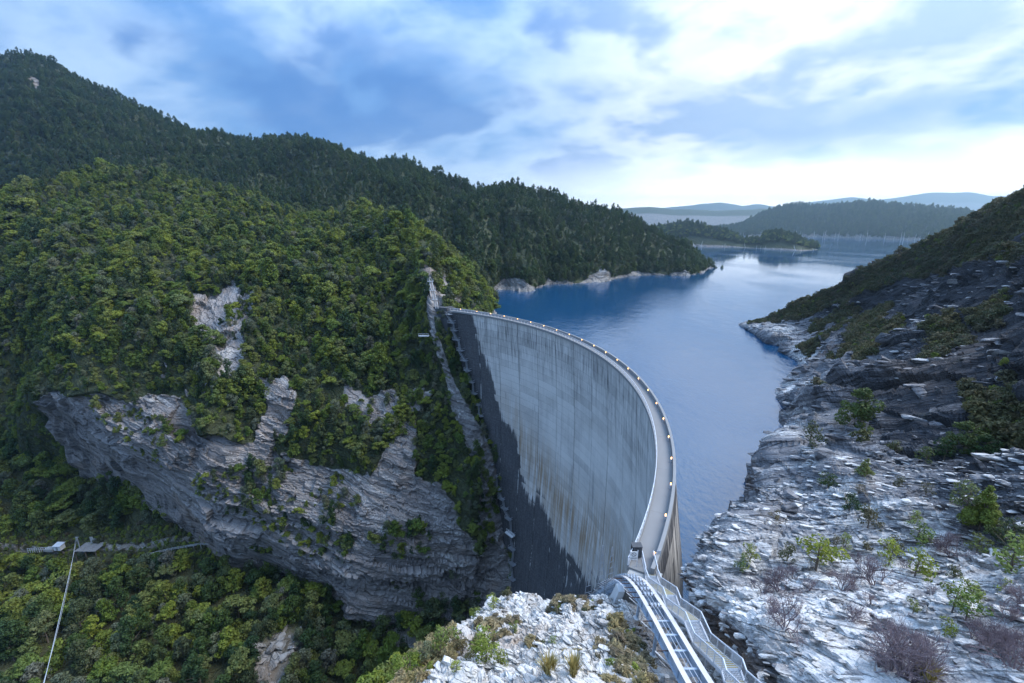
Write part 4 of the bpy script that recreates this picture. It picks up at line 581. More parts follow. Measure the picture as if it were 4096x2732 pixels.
def dam_material():
    m, nd, b = material('dam_concrete')
    uv = nd('ShaderNodeUVMap', uv_map='face').outputs[0]
    sp = nd('ShaderNodeSeparateXYZ', ins={0: uv}); A, Hh = sp.outputs[0], sp.outputs[1]
    P = geo(nd)
    streak = noise(nd, vmath(nd, 'MULTIPLY', uv, (0.75, 0.035, 1)), 1.0, 5, 0.6)
    fine = noise(nd, vmath(nd, 'MULTIPLY', uv, (3.2, 0.10, 1)), 1.0, 4, 0.6)
    blotch = noise(nd, uv, 0.07, 5, 0.6)
    gr = noise(nd, uv, 1.3, 5, 0.65)
    lift = nd('ShaderNodeTexWhiteNoise', noise_dimensions='2D', ins={'Vector': vmath(nd, 'FLOOR', vmath(nd, 'MULTIPLY', uv, (1 / 12.2, 1 / 3.0, 1)))}).outputs['Value']
    t = mathn(nd, 'ADD', mathn(nd, 'MULTIPLY', blotch, 0.50), mathn(nd, 'ADD', mathn(nd, 'MULTIPLY', streak, 0.28), mathn(nd, 'MULTIPLY', gr, 0.18)))
    t = mathn(nd, 'ADD', t, mathn(nd, 'MULTIPLY', lift, 0.14))
    c = mixc(nd, ramp(nd, t, 0.28, 0.68), (0.38, 0.365, 0.35), (0.70, 0.675, 0.645))
    # brown seep marks
    br = attr(nd, 'brown')
    c = mixc(nd, mathn(nd, 'MULTIPLY', br, ramp(nd, streak, 0.35, 0.62)), c, (0.33, 0.235, 0.15))
    # dark run-off below the crest overflow: long thin drips of algae
    dl = mathn(nd, 'MULTIPLY', ramp(nd, fine, 0.46, 0.64), ramp(nd, mathn(nd, 'ADD', Hh, mathn(nd, 'MULTIPLY', streak, 26.0)), 20.0, 36.0, 1.0, 0.0))
    c = mixc(nd, mathn(nd, 'MULTIPLY', dl, 0.75), c, (0.040, 0.044, 0.050))
    d2 = mathn(nd, 'MULTIPLY', ramp(nd, noise(nd, vmath(nd, 'MULTIPLY', vmath(nd, 'ADD', uv, (40, 9, 0)), (0.30, 0.022, 1)), 1.0, 5, 0.6), 0.58, 0.70), 0.40)
    c = mixc(nd, d2, c, (0.10, 0.105, 0.105))
    # wet, algae-black flank
    st = attr(nd, 'stain')
    c = mixc(nd, ramp(nd, mathn(nd, 'ADD', st, mathn(nd, 'MULTIPLY', mathn(nd, 'ADD', mathn(nd, 'MULTIPLY', mathn(nd, 'SUBTRACT', lift, 0.5), 0.35), mathn(nd, 'SUBTRACT', streak, 0.5)), 1.5)), 0.36, 0.60, 0.0, 0.93), c, mixc(nd, ramp(nd, mathn(nd, 'ADD', mathn(nd, 'MULTIPLY', gr, 0.5), mathn(nd, 'MULTIPLY', fine, 0.5)), 0.42, 0.66), (0.026, 0.028, 0.036), (0.10, 0.105, 0.12)))
    # lime runs below the joints
    jn = mathn(nd, 'ABSOLUTE', mathn(nd, 'SUBTRACT', mathn(nd, 'FRACT', mathn(nd, 'ADD', mathn(nd, 'DIVIDE', A, 12.2), 0.5)), 0.5))
    jn = mathn(nd, 'MULTIPLY', jn, 12.2)
    wn = noise(nd, vmath(nd, 'MULTIPLY', uv, (0.05, 0.09, 1)), 1.0, 4, 0.7)
    wl = mathn(nd, 'MULTIPLY', ramp(nd, jn, 0.06, mathn(nd, 'ADD', 0.12, mathn(nd, 'MULTIPLY', gr, 0.5)), 1.0, 0.0), ramp(nd, wn, 0.52, 0.62))
    c = mixc(nd, mathn(nd, 'MULTIPLY', wl, 0.8), c, (0.80, 0.81, 0.80))
    sn = mathn(nd, 'MULTIPLY', ramp(nd, noise(nd, vmath(nd, 'MULTIPLY', uv, (0.55, 0.10, 1)), 1.0, 2, 0.5), 0.70, 0.74), ramp(nd, blotch, 0.48, 0.58))
    c = mixc(nd, mathn(nd, 'MULTIPLY', sn, 0.8), c, (0.75, 0.76, 0.76))
    c = mixc(nd, mathn(nd, 'MULTIPLY', ramp(nd, jn, 0.10, 0.32, 1.0, 0.0), 0.5), c, vmath(nd, 'SCALE', c, scale=0.35))
    # lift lines
    lf = mathn(nd, 'ABSOLUTE', mathn(nd, 'SUBTRACT', mathn(nd, 'FRACT', mathn(nd, 'DIVIDE', Hh, 3.0)), 0.5))
    c = mixc(nd, ramp(nd, lf, 0.445, 0.495, 0.0, 0.55), c, vmath(nd, 'SCALE', c, scale=0.5))
    setb(b, color=c, rough=0.8, spec=0.3, normal=bump(nd, gr, 0.4, 0.08))
    return m
M['dam'] = dam_material()
dam = empty('arch_dam', (0, 0, 0))
tag(dam, 'tall curved concrete arch dam with dark wet flank and lamps along its crest', 'dam')
A0, A1 = -0.53, 1.11; NB = 16; DA = (A1 - A0) / NB
LIFT = 3.0
for k in range(NB):
    a0 = A0 + k * DA; a1 = a0 + DA
    g = 0.10 / DR
    cols = np.r_[a0 + 0.012 / DR, a0 + g, np.linspace(a0 + g * 4, a1 - g * 4, 13), a1 - g, a1 - 0.012 / DR]
    ins = np.r_[0.16, 0.0, np.zeros(13), 0.0, 0.16]
    hs = [0.0]
    for L in range(46): hs += [L * LIFT + 0.10, L * LIFT + 1.0, L * LIFT + 2.0, L * LIFT + LIFT - 0.10, (L + 1) * LIFT]
    hs = np.array(hs); hin = np.where((hs % LIFT < 0.02) & (hs > 0), 0.05, 0.0)
    hb = float(h_bottom(np.array([(a0 + a1) / 2]))[0]); keep = hs <= hb + 8; hs, hin = hs[keep], hin[keep]
    aa, hh = np.meshgrid(cols, hs, indexing='ij')
    hb_ = np.maximum(h_bottom(aa) + 0, 0); hc = np.minimum(hh, hb_ + 8)
    offs = (_hash(np.array([k * 3.0]), np.array([1.0]), np.array([0.0]), 5)[0] - 0.5) * 0.08
    P = dpt(aa, hc, rad_dn(hc) + ins[:, None] + hin[None, :] + offs)
    n, m_ = aa.shape; V = P.reshape(-1, 3); Q = grid_faces(n, m_, False)
    # upstream face, coarse
    hu = np.linspace(0, min(hb + 8, 60), 14); cu = np.linspace(a0, a1, 6)
    au, hu2 = np.meshgrid(cu, hu, indexing='ij'); PU = dpt(au, hu2, rad_up(hu2))
    QU = grid_faces(6, 14, True) + len(V); V2 = PU.reshape(-1, 3)
    # top closing strip
    VT = np.concatenate([dpt(cu, cu * 0, cu * 0 + DR - 2.7 + 0.02), dpt(cu, cu * 0, cu * 0 + DR - 0.02)])
    QT = np.array([[i, i + 1, i + 7, i + 6] for i in range(5)]) + len(V) + len(V2)
    me = np_mesh('concrete_block', np.concatenate([V, V2, VT]), np.concatenate([Q, QU, QT]))
    arcm = np.concatenate([(aa.ravel() - A0) * DR, (au.ravel() - A0) * DR, np.tile((cu - A0) * DR, 2)])
    hm_ = np.concatenate([hc.ravel(), hu2.ravel(), np.zeros(12)])
    uvl = me.uv_layers.new(name='face'); idx = np.empty(len(me.loops), np.int32); me.loops.foreach_get('vertex_index', idx)
    uvl.data.foreach_set('uv', np.stack([arcm[idx] * DA / (12.2 / DR) * 0 + arcm[idx] * 12.2 / (DA * DR), hm_[idx]], 1).astype(np.float32).ravel())
    sh = stain_h(aa) + 5 * fbm(np.stack([aa.ravel() * DR, hh.ravel() * .2, aa.ravel() * 0], 1), 6, 3, 301).reshape(aa.shape)
    sh = np.where(aa > 0.94, -10, sh)
    stv = np.clip((hc - sh) / 15 + 0.5, 0, 1)
    brv = np.clip(1 - np.abs(hc - sh + 14) / 26, 0, 1) * np.clip((hc - 25) / 30, 0, 1)
    z0 = np.zeros(V2.shape[0] + 12)
    set_attr(me, 'stain', np.concatenate([stv.ravel(), z0 + 0.42])); set_attr(me, 'brown', np.concatenate([brv.ravel() * 1.0, z0]))
    link('concrete_block', me, M['dam'], dam)
def arc_strip(r0, r1, z0, z1, a0, a1, n):
    """solid curved bar"""
    a = np.linspace(a0, a1, n); mb = MB(); vs = []
    for q in a:
        c, s_ = math.cos(q), math.sin(q)
        vs += [(DC[0] + r * c, DC[1] + r * s_, z) for r, z in ((r0, z0), (r1, z0), (r1, z1), (r0, z1))]
    fs = [(3, 2, 1, 0), tuple(len(vs) - 4 + i for i in range(4))]
    for i in range(n - 1):
        for k in range(4): fs.append((i*4+k, i*4+(k+1)%4, i*4+4+(k+1)%4, i*4+4+k))
    return mb.add(vs, fs)
M['deck'] = plain('crest_deck_concrete', (0.21, 0.21, 0.212), 0.8, var=0.16, scale=0.35, bmp=0.01)
M['parapet'] = plain('parapet_concrete', (0.24, 0.245, 0.25), 0.8, var=0.2, scale=0.4)
for k in range(NB):
    a0 = A0 + k * DA; e = 0.01 / DR
    arc_strip(DR - 2.85, DR - 0.42, CREST + 0.004, CREST + 0.22, a0 + e, a0 + DA - e, 8).build('deck_slab', M['deck'], dam)
    arc_strip(DR - 0.40, DR + 0.05, CREST - 0.9, CREST + 1.15, a0 + e, a0 + DA - e, 8).build('parapet', M['parapet'], dam)
    arc_strip(DR - 3.07, DR - 2.87, CREST - 0.30, CREST + 0.42, a0 + e, a0 + DA - e, 8).build('kerb', M['parapet'], dam)
arc_strip(DR - 3.01, DR - 2.93, CREST + 1.42, CREST + 1.50, A0, 1.06, 110).build('top_rail', M['steel'], dam)
arc_strip(DR - 3.00, DR - 2.94, CREST + 0.92, CREST + 0.97, A0, 1.06, 110).build('middle_rail', M['steel'], dam)
post = MB().box((-0.05, -0.05, 0), (0.05, 0.05, 1.02)).mesh('railing_post'); post.materials.append(M['steel'])
for a in np.arange(A0, 1.06, 2.1 / DR):
    o = link('railing_post', post, None, dam, (DC[0] + (DR - 2.97) * math.cos(a), DC[1] + (DR - 2.97) * math.sin(a), CREST + 0.42)); o.rotation_euler = (0, 0, a)
# crest lamps on the parapet
lm = bpy.data.materials.new('lamp_glow'); lm.use_nodes = True; b = lm.node_tree.nodes['Principled BSDF']
b.inputs['Base Color'].default_value = (1, 0.75, 0.4, 1); b.inputs['Emission Color'].default_value = (1.0, 0.46, 0.12, 1); b.inputs['Emission Strength'].default_value = 3.5
hous = MB().box((-0.12, -0.12, 0), (0.12, 0.12, 0.06)).box((-0.04, -0.04, 0.06), (0.04, 0.04, 0.16)).mesh('lamp_base'); hous.materials.append(M['steel'])
bulb = MB()
for i in range(8):
    pass
bulb.tube([(0, 0, 0.14), (0, 0, 0.18), (0, 0, 0.30), (0, 0, 0.42), (0, 0, 0.46)], [0.04, 0.075, 0.085, 0.07, 0.03], 8)
bulbm = bulb.mesh('bulb', True); bulbm.materials.append(lm)
LAMP_A = [1.057 - 0.068 * n for n in range(24)]
LAMP_A[0] += 0.02; LAMP_A[1] += 0.012
for a in LAMP_A:
    x, y = DC[0] + (DR - 0.62) * math.cos(a), DC[1] + (DR - 0.62) * math.sin(a)
    b_ = MB().beam((x, y, CREST + 0.20), (x, y, CREST + 0.75), 0.12, 0.12).build('lamp_post', M['steel'], dam)
    o = link('lamp', hous, None, b_, (x, y, CREST + 0.75)); link('bulb', bulbm, None, b_, (x, y, CREST + 0.75))
# end pier of the far abutment
def pier():
    mb = MB(); vs = []
    a0, a1 = 1.045, 1.135
    for h in (-1.6, 26):
        for a, r in ((a0, DR - 4.1), (a1, DR - 4.6), (a1, DR + 2), (a0, DR + 1.0)): vs.append((DC[0] + r * math.cos(a), DC[1] + r * math.sin(a), CREST - h))
    mb.add(vs, [(0,1,2,3),(7,6,5,4),(0,4,5,1),(1,5,6,2),(2,6,7,3),(3,7,4,0)])
    return mb.build('end_pier', M['concrete_dark'], dam)
M['concrete_dark'] = plain('wet_concrete', (0.075, 0.08, 0.09), 0.8, var=0.45, scale=0.25)
pier()

mb = MB(); mb.add([(12.9, 43.5, 6), (15.9, 42.0, 6), (17.3, 44.0, 6), (14.2, 45.6, 6), (12.9, 43.5, CREST - 0.02), (15.9, 42.0, CREST - 0.02), (17.3, 44.0, CREST - 0.02), (14.2, 45.6, CREST - 0.02)], [(0,3,2,1),(4,5,6,7),(0,1,5,4),(1,2,6,5),(2,3,7,6),(3,0,4,7)]).build('abutment_block', M['concrete'], dam)

# ---------------- steel access stairway down the far flank ----------------
acc = empty('access_stairway', (0, 0, 0)); tag(acc, 'steel access stairway zigzagging down the dark far flank of the dam', 'stairs')
def flank(a, h, out): return dpt(np.array(a), np.array(h), rad_dn(h) - out)
prev = None
for i, (a, h) in enumerate(LANDINGS):
    p = flank(a, h, 1.3); tan = np.array([-math.sin(a), math.cos(a), 0]); nrm = np.array([math.cos(a), math.sin(a), 0]); up = np.array([0, 0, 1.0])
    mb = MB(); w, dp = 1.7, 1.0
    mb.beam(p - tan * w, p + tan * w, 2 * dp, 0.12)
    for sgn in (-1, 1):
        for t_ in (-1, 0, 1): q = p + tan * w * t_ - nrm * dp * 0.95; mb.beam(q, q + up * 1.25, 0.12, 0.12)
        mb.beam(p + tan * w * sgn - nrm * dp * .95, p + tan * w * sgn + nrm * dp, 0.10, 0.10)
        q = p + tan * w * sgn + up * 1.2; mb.beam(q - nrm * dp * .95, q + nrm * dp, 0.12, 0.12)
    for z_ in (0.65, 1.22): mb.beam(p - tan * w - nrm * dp * .95 + up * z_, p + tan * w - nrm * dp * .95 + up * z_, 0.12, 0.12)
    mb.build('landing', M['steel_dim'] if 'steel_dim' in M else M.setdefault('steel_dim', plain('dull_steel', (0.40, 0.42, 0.45), 0.6, 0.3, var=0.3)), acc)
    if prev is not None:
        f = MB()
        for off in (-0.45, 0.45):
            f.beam(prev + tan * (1.2 if i % 2 else -1.2) + nrm * off, p + tan * (-1.2 if i % 2 else 1.2) * 0.2 + nrm * off, 0.12, 0.22)
            f.beam(prev + tan * (1.2 if i % 2 else -1.2) + nrm * off + up * 1.05, p + tan * (-1.2 if i % 2 else 1.2) * 0.2 + nrm * off + up * 1.05, 0.08, 0.08)
        A_ = prev + tan * (1.2 if i % 2 else -1.2); B_ = p + tan * (-1.2 if i % 2 else 1.2) * 0.2
        for k in range(1, 14): q = A_ + (B_ - A_) * k / 14; f.beam(q - nrm * .45, q + nrm * .45, 0.24, 0.05)
        f.build('flight', M['steel_dim'], acc)
    prev = p
# white inspection platform near the toe of the flank
a, h = 0.712, 99.0; p = flank(a, h, 2.4); tan = np.array([-math.sin(a), math.cos(a), 0]); up = np.array([0, 0, 1.0])
ip = empty('inspection_platform', tuple(p)); tag(ip, 'white inspection platform bracketed low on the dark dam flank', 'platform')
MB().beam(-tan * 3, tan * 2, 2.0, 0.5).build('floor', M['white'], ip)
for t_ in (-3, -0.5, 2): MB().beam(tan * t_ + (0, 0, .25), tan * t_ + up * 1.6, 0.15, 0.15).build('post', M['white'], ip)
MB().beam(-tan * 3 + up * 1.6, tan * 2 + up * 1.6, 0.15, 0.15).build('handrail', M['white'], ip)
# upper stairs on the rock above the crest end
us = empty('hillside_stairs', (0, 0, 0)); tag(us, 'pale steel stairs climbing the bare rock above the far end of the crest', 'stairs')
UP = [(-34.5, 206.5, 20.6), (-35.6, 208, 24.6), (-36.8, 210, 28.6), (-38, 212.5, 32.5)]
for i in range(3):
    p, q = np.array(UP[i]), np.array(UP[i + 1]); f = MB()
    for off in (-0.6, 0.6): f.beam(p + (off, 0, 0), q + (off, 0, 0), 0.15, 0.3); f.beam(p + (off, 0, 1.1), q + (off, 0, 1.1), 0.1, 0.1)
    for k in range(1, 20): r = p + (q - p) * k / 20; f.beam(r - (0.6, 0, 0), r + (0.6, 0, 0), 0.25, 0.05)
    f.build('flight', M['steel_dim'], us)
    l = MB().box(q - (1.3, 1.0, 0.1), q + (1.3, 1.0, 0.05))
    for x in (-1.25, 1.25):
        for y in (-.95, .95): l.beam(q + (x, y, 0), q + (x, y, 1.2), 0.1, 0.1)
    l.beam(q + (-1.25, -.95, 1.2), q + (1.25, -.95, 1.2), 0.1, 0.1)
    l.build('landing', M['steel_dim'], us)
gp = empty('viewing_gantry', (-41.0, 205.0, 8)); tag(gp, 'small steel gantry bolted to the pale rock below the far crest end', 'platform')
MB().box((-2.2, -1.2, 0), (2.6, 1.2, 0.25)).build('floor', M['steel_dim'], gp)
for x in (-2.1, 0, 2.5): MB().beam((x, -1.1, .25), (x, -1.1, 1.4), 0.1, 0.1).build('post', M['steel'], gp)
MB().beam((-2.1, -1.1, 1.4), (2.5, -1.1, 1.4), 0.1, 0.1).build('handrail', M['steel'], gp)

# ---------------- inclined rail track ----------------
trk = empty('inclined_rail_track', (12.6, 24, 28.2)); trk.location = (0, 0, 0)
tag(trk, 'blue grey inclined rail track arching over the dam shoulder and plunging into the gorge', 'rail track')
TC = np.array([(12.0, 8, 35.2), (12.2, 16, 31.7), (12.6, 24, 28.2), (13.2, 32, 24.8), (13.5, 38, 22.3), (13.5, 41, 20.9), (13.5, 43.5, 19.3), (13.5, 46, 17.1), (13.5, 49, 14.0), (13.5, 58, 3.6), (13.5, 66, -5.6), (13.5, 78, -19.4)])
tt = np.linspace(0, len(TC) - 1, 150); TP = catmull(TC, tt)
for sgn in (-1, 1):
    off = np.array([0.75 * sgn, 0, 0])
    w = MB().ribbon(TP + off + (0, 0, -0.55), 0.06, 0.95).build('girder_web', M['girder'], trk)
    MB().ribbon(TP + off + (0, 0, -0.02), 0.40, 0.08).build('top_flange', M['rail'], trk)
    MB().ribbon(TP + off + (0, 0, -1.06), 0.34, 0.06).build('bottom_flange', M['girder'], trk)
    st_ = MB().beam((0, 0, -0.97), (0, 0, -0.09), 0.30, 0.05, (0, 1, 0)).mesh('stiffener'); st_.materials.append(M['girder'])
    for i in range(2, 149, 4):
        o = link('stiffener', st_, None, trk, tuple(TP[i] + off)); 
L = np.r_[0, np.cumsum(np.linalg.norm(np.diff(TP, axis=0), axis=1))]
def at_len(x): return np.array([np.interp(x, L, TP[:, k]) for k in range(3)])
x = 2.0; n = 0
while x < L[-1] - 2:
    p = at_len(x); q = at_len(x + 0.1); d = (q - p) / np.linalg.norm(q - p)
    nrm = np.cross((1, 0, 0), d); nrm = nrm / np.linalg.norm(nrm); nrm = nrm if nrm[2] > 0 else -nrm
    mb = MB().beam(p + (-0.71, 0, 0) - nrm * 0.5, p + (0.71, 0, 0) - nrm * 0.5, 0.07, 0.5, nrm)
    mb.beam(p + (-0.71, 0, 0) - nrm * 0.24, p + (0.71, 0, 0) - nrm * 0.24, 0.26, 0.05, nrm)
    mb.build('cross_beam', M['girder'], trk)
    p2 = at_len(min(x + 2.5, L[-1])); MB().beam(p + (-0.7, 0, 0) - nrm * 0.8, p2 + (0.7, 0, 0) - nrm * 0.8, 0.06, 0.06).build('brace', M['steel'], trk)
    if n % 2 == 0 or 36 < p[1] < 52:
        MB().beam(p + (-0.8, 0, 0) - nrm * 0.25, p + (-1.7, 0, 0) - nrm * 0.25, 0.05, 0.07).build('side_bracket', M['rust'], trk)
        MB().beam(p + (-1.9, 0, 0) - nrm * 0.25, p + (-0.85, 0, 0) - nrm * 0.95 - d * 0.9, 0.035, 0.035).build('bracket_stay', M['steel'], trk)
    if 35.0 < p[1] < 49:                                    # rope sheaves over the hump
        sh = MB()
        for k in (-0.32, 0, 0.32): sh.tube([p + (k - .09, 0, 0) + nrm * 0.02, p + (k - .05, 0, 0) + nrm * .02, p + (k + .05, 0, 0) + nrm * .02, p + (k + .09, 0, 0) + nrm * 0.02], [0.30, 0.20, 0.20, 0.30], 12)
        sv = sh.build('rope_sheave', M['steel'], trk)
        MB().tube([p + (-0.6, 0, 0) + nrm * .02, p + (0.6, 0, 0) + nrm * .02], 0.05, 8).build('axle', M['rust'], sv)
    x += 1.35 if 36 < p[1] < 52 else 2.5; n += 1
for k in (-0.32, 0.0):
    MB().tube([at_len(q) + (k, 0, 0.20) for q in np.linspace(0, L[-1], 60)], 0.022, 5).build('haul_rope', M['steel'], trk)
def ground(arr, x, y):
    f = arr.reshape(-1, 3); i = np.argmin((f[:, 0] - x) ** 2 + (f[:, 1] - y) ** 2); return float(f[i, 2])
for yy in (17.0, 24.5, 31.5, 37.5, 52.5, 60.0):             # trestle legs
    i = int(np.argmin(np.abs(TP[:, 1] - yy))); p = TP[i]
    for sgn in (-1, 1):
        g = ground(KP, p[0] + sgn * 0.9, yy) - 0.6
        top = p + np.array([0.75 * sgn, 0, -1.1]); bot = np.array([p[0] + 0.95 * sgn, yy, min(g, top[2] - 1.0)])
        MB().beam(top, bot, 0.22, 0.22).build('trestle_leg', M['girder'], trk)
        MB().box(bot + (-.25, -.25, 0.1), bot + (.25, .25, 0.85)).build('footing', M['concrete_pale'], trk)
    b0 = np.array([p[0] - 0.8, yy, p[2] - 1.15]); b1 = np.array([p[0] + 0.9, yy, max(ground(KP, p[0] + .9, yy) + .4, p[2] - 4)])
    MB().beam(b0, b1, 0.08, 0.08).build('cross_brace', M['steel'], trk)

# concrete buttress under the hump
bt = empty('concrete_buttress', (0, 0, 0)); tag(bt, 'sloping concrete buttress wall under the hump of the rail track', 'buttress')
mb = MB(); mb.add([(9.6, 41.2, 12.2), (10.4, 41.2, 12.2), (12.6, 42.2, 18.4), (11.9, 42.2, 18.4), (9.6, 44.5, 10.2), (10.4, 44.5, 10.2), (12.6, 43.4, 18.4), (11.9, 43.4, 18.4)], [(0,1,2,3),(5,4,7,6),(1,5,6,2),(4,0,3,7),(3,2,6,7),(0,4,5,1)]).build('strut', M['concrete_pale'], bt)
mb = MB(); mb.add([(10.6, 42.6, 11.5), (15.6, 42.6, 13.0), (15.4, 43.0, 18.3), (12.7, 43.0, 18.3), (10.6, 44.4, 9.5), (15.6, 44.4, 11.0), (15.4, 44.2, 18.3), (12.7, 44.2, 18.3)], [(0,1,2,3),(5,4,7,6),(1,5,6,2),(4,0,3,7),(3,2,6,7),(0,4,5,1)]).build('wall', M['concrete'], bt)
mb = MB(); mb.add([(10.7, 42.5, 14.0), (15.2, 42.5, 15.4), (14.6, 37.0, 19.4), (11.8, 37.0, 18.6), (10.7, 42.5, 11.0), (15.2, 42.5, 12.0), (14.6, 37.0, 16.5), (11.8, 37.0, 15.5)], [(0,1,2,3),(7,6,5,4),(0,4,5,1),(1,5,6,2),(2,6,7,3),(3,7,4,0)]).build('apron', M['concrete'], bt)

# ---------------- visitor stairs ----------------
stp = empty('visitor_stairs', (0, 0, 0)); tag(stp, 'galvanised steel stairs with grated landings and yellow tread edges beside the rail track', 'stairs')
SP = [np.array(p) for p in STAIR_PATH]
z_, y_ = SP[-1][2], SP[-1][1]
SP += [np.array((14.9, 19.6, z_ + 2.9)), np.array((14.85, 18.2, z_ + 2.9)), np.array((14.6, 12.0, z_ + 6.8)), np.array((14.5, 9.0, z_ + 6.8))]
HW = 0.62
def grate(p, q, parent):
    """one grated landing panel: bearing bars and cross rods"""
    mb = MB(); d = q - p; Ln = np.linalg.norm(d[:2]); nx = max(4, int(HW * 2 / 0.09)); ny = max(2, int(Ln / 0.14))
    for i in range(nx + 1): o = np.array((-HW + 2 * HW * i / nx, 0, 0)); mb.beam(p + o, q + o, 0.022, 0.05)
    for j in range(ny + 1): c = p + d * j / ny; mb.beam(c - (HW, 0, 0), c + (HW, 0, 0), 0.022, 0.045)
    return mb.build('landing_grate', M['steel'], parent)
for i in range(len(SP) - 1):
    p, q = SP[i], SP[i + 1]; flat = abs(q[2] - p[2]) < 0.05
    for sgn in (-1, 1):
        o = np.array((sgn * (HW + 0.05), 0, 0))
        MB().beam(p + o - (0, 0, .08), q + o - (0, 0, .08), 0.06, 0.26).build('stringer', M['steel'], stp)
    if flat: grate(p, q, stp)
    else:
        nst = max(1, int(round((q[2] - p[2]) / 0.19)))
        for k in range(nst):
            c = p + (q - p) * (k + 0.9) / nst
            mb = MB()
            for j in range(4): mb.beam(c + (-HW, -0.02 + 0.07 * j, 0), c + (HW, -0.02 + 0.07 * j, 0), 0.03, 0.035)
            tr = mb.build('tread', M['steel'], stp)
            MB().beam(c + (-HW, 0.26, 0.01), c + (HW, 0.26, 0.01), 0.035, 0.045).build('nosing', M['yellow'], tr)
    # balustrade on both sides
    for sgn in (-1, 1):
        o = np.array((sgn * (HW + 0.05), 0, 0)); u = np.array((0, 0, 1.0))
        MB().tube([p + o + u * 1.08, q + o + u * 1.08], 0.06, 6).build('handrail', M['steel'], stp)
        MB().beam(p + o + u * 0.16, q + o + u * 0.16, 0.05, 0.05).build('bottom_rail', M['steel'], stp)
        ln = np.linalg.norm(q - p); npst = max(1, int(round(ln / 1.5)))
        for k in range(npst): c = p + (q - p) * k / npst + o; MB().beam(c - u * 0.1, c + u * 1.06, 0.06, 0.06).build('post', M['steel'], stp)
        nb = int(ln / 0.13)
        if nb > 1:
            mb = MB()
            for k in range(nb): c = p + (q - p) * (k + .5) / nb + o; mb.beam(c + u * 0.16, c + u * 1.04, 0.018, 0.018)
            bo = mb.build('balusters', M['steel'], stp)
for p in SP[1:-1:2]:
    for sgn in (-1, 1):
        x0, y0 = p[0] + sgn * .55, p[1]; g = max(min(ground(KP, x0, y0), p[2] - 0.8), p[2] - 6)
        MB().beam((x0, y0, p[2] - .2), (x0, y0, g - 0.6), 0.12, 0.12).build('support_leg', M['steel'], stp)

# gate frames and sign at the crest entrance
sg = empty('no_entry_sign', (14.1, 44.9, 19.4)); tag(sg, 'white notice board with a crossed ring beside the crest entrance', 'sign')
for x in (-0.45, 0.45): MB().beam((x, 0, 0), (x, 0, 2.2), 0.07, 0.07).build('post', M['steel'], sg)
MB().box((-0.45, -0.05, 0.95), (0.45, -0.01, 2.05)).build('board', M['white'], sg)
ring = MB(); 
for k in range(16):
    a, b2 = 2 * math.pi * k / 16, 2 * math.pi * (k + 1) / 16
    ring.beam((0.25 * math.cos(a), -0.062, 1.68 + 0.25 * math.sin(a)), (0.25 * math.cos(b2), -0.062, 1.68 + 0.25 * math.sin(b2)), 0.05, 0.012, (0, 1, 0))
ring.beam((-0.17, -0.064, 1.85), (0.17, -0.064, 1.51), 0.045, 0.012, (0, 1, 0)); ring.build('ring', M['black'], sg)
for z in (1.22, 1.12): MB().box((-0.40, -0.062, z), (0.40, -0.052, z + 0.03)).build('text_line', M['black'], sg)
cb = empty('control_cabinet', (14.9, 46.6, 19.45)); tag(cb, 'dark grey control cabinet at the near end of the dam crest', 'cabinet')
MB().box((-0.55, -0.4, 0.1), (0.55, 0.4, 1.5)).build('body', M['black'], cb); MB().box((-0.6, -0.45, 1.5), (0.6, 0.45, 1.56)).build('lid', M['concrete_dark'], cb)
MB().box((-0.5, -0.43, 0.2), (0.5, -0.405, 1.4)).build('door', M['concrete_dark'], cb)
bx = empty('sign_back_board', (17.35, 45.9, 19.42)); tag(bx, 'small grey board on a post at the top of the visitor stairs', 'sign')
MB().beam((0, 0, 0), (0, 0, 1.3), 0.06, 0.06).build('post', M['steel'], bx); MB().box((-0.25, -0.05, 0.55), (0.25, -0.02, 1.4)).build('board', M['steel'], bx)
# lattice spikes of the rope guard beside the hump
for i, (x, y, z, h) in enumerate([(12.0, 46.4, 17.5, 3.2), (11.4, 49.0, 14.6, 4.2), (12.1, 51.5, 12.0, 4.8), (11.0, 54.5, 8.0, 4.4)]):
    g = empty('rope_guard_frame', (x, y, z)); tag(g, ['first', 'second', 'third', 'fourth'][i] + ' narrow steel A-frame along the rail track past its hump, counting from the sign', 'frame', 'steel frames beside the track')
    for sx in (-0.55, 0.55): MB().beam((sx, 0, -2.5), (0, 0.2, h), 0.07, 0.07).build('leg', M['steel_dim'], g)
    for k in range(5):
        zz = -1.5 + k * (h + 1) / 5; w_ = 0.55 * (h - zz) / (h + 2.5); MB().beam((-w_, 0.1, zz), (w_, 0.1, zz + 0.35), 0.04, 0.04).build('rung', M['steel_dim'], g)

# concrete slab and blocks on the right bank
def block(name, loc, sz, rz, label, mat='concrete_pale', tilt=0.0):
    a, b_, c = (q / 2 for q in sz); bv = min(sz) * 0.06
    mb = MB().add([(-a, -b_, -c), (a, -b_, -c), (a, b_, -c), (-a, b_, -c), (-a + bv, -b_ + bv, c), (a - bv, -b_ + bv, c + bv), (a - bv, b_ - bv, c), (-a + bv, b_ - bv, c - bv)], [(0,3,2,1),(4,5,6,7),(0,1,5,4),(1,2,6,5),(2,3,7,6),(3,0,4,7)])
    o = mb.build(name, M[mat], None, loc); o.rotation_euler = (tilt, 0.05, rz); tag(o, label, 'block'); return o
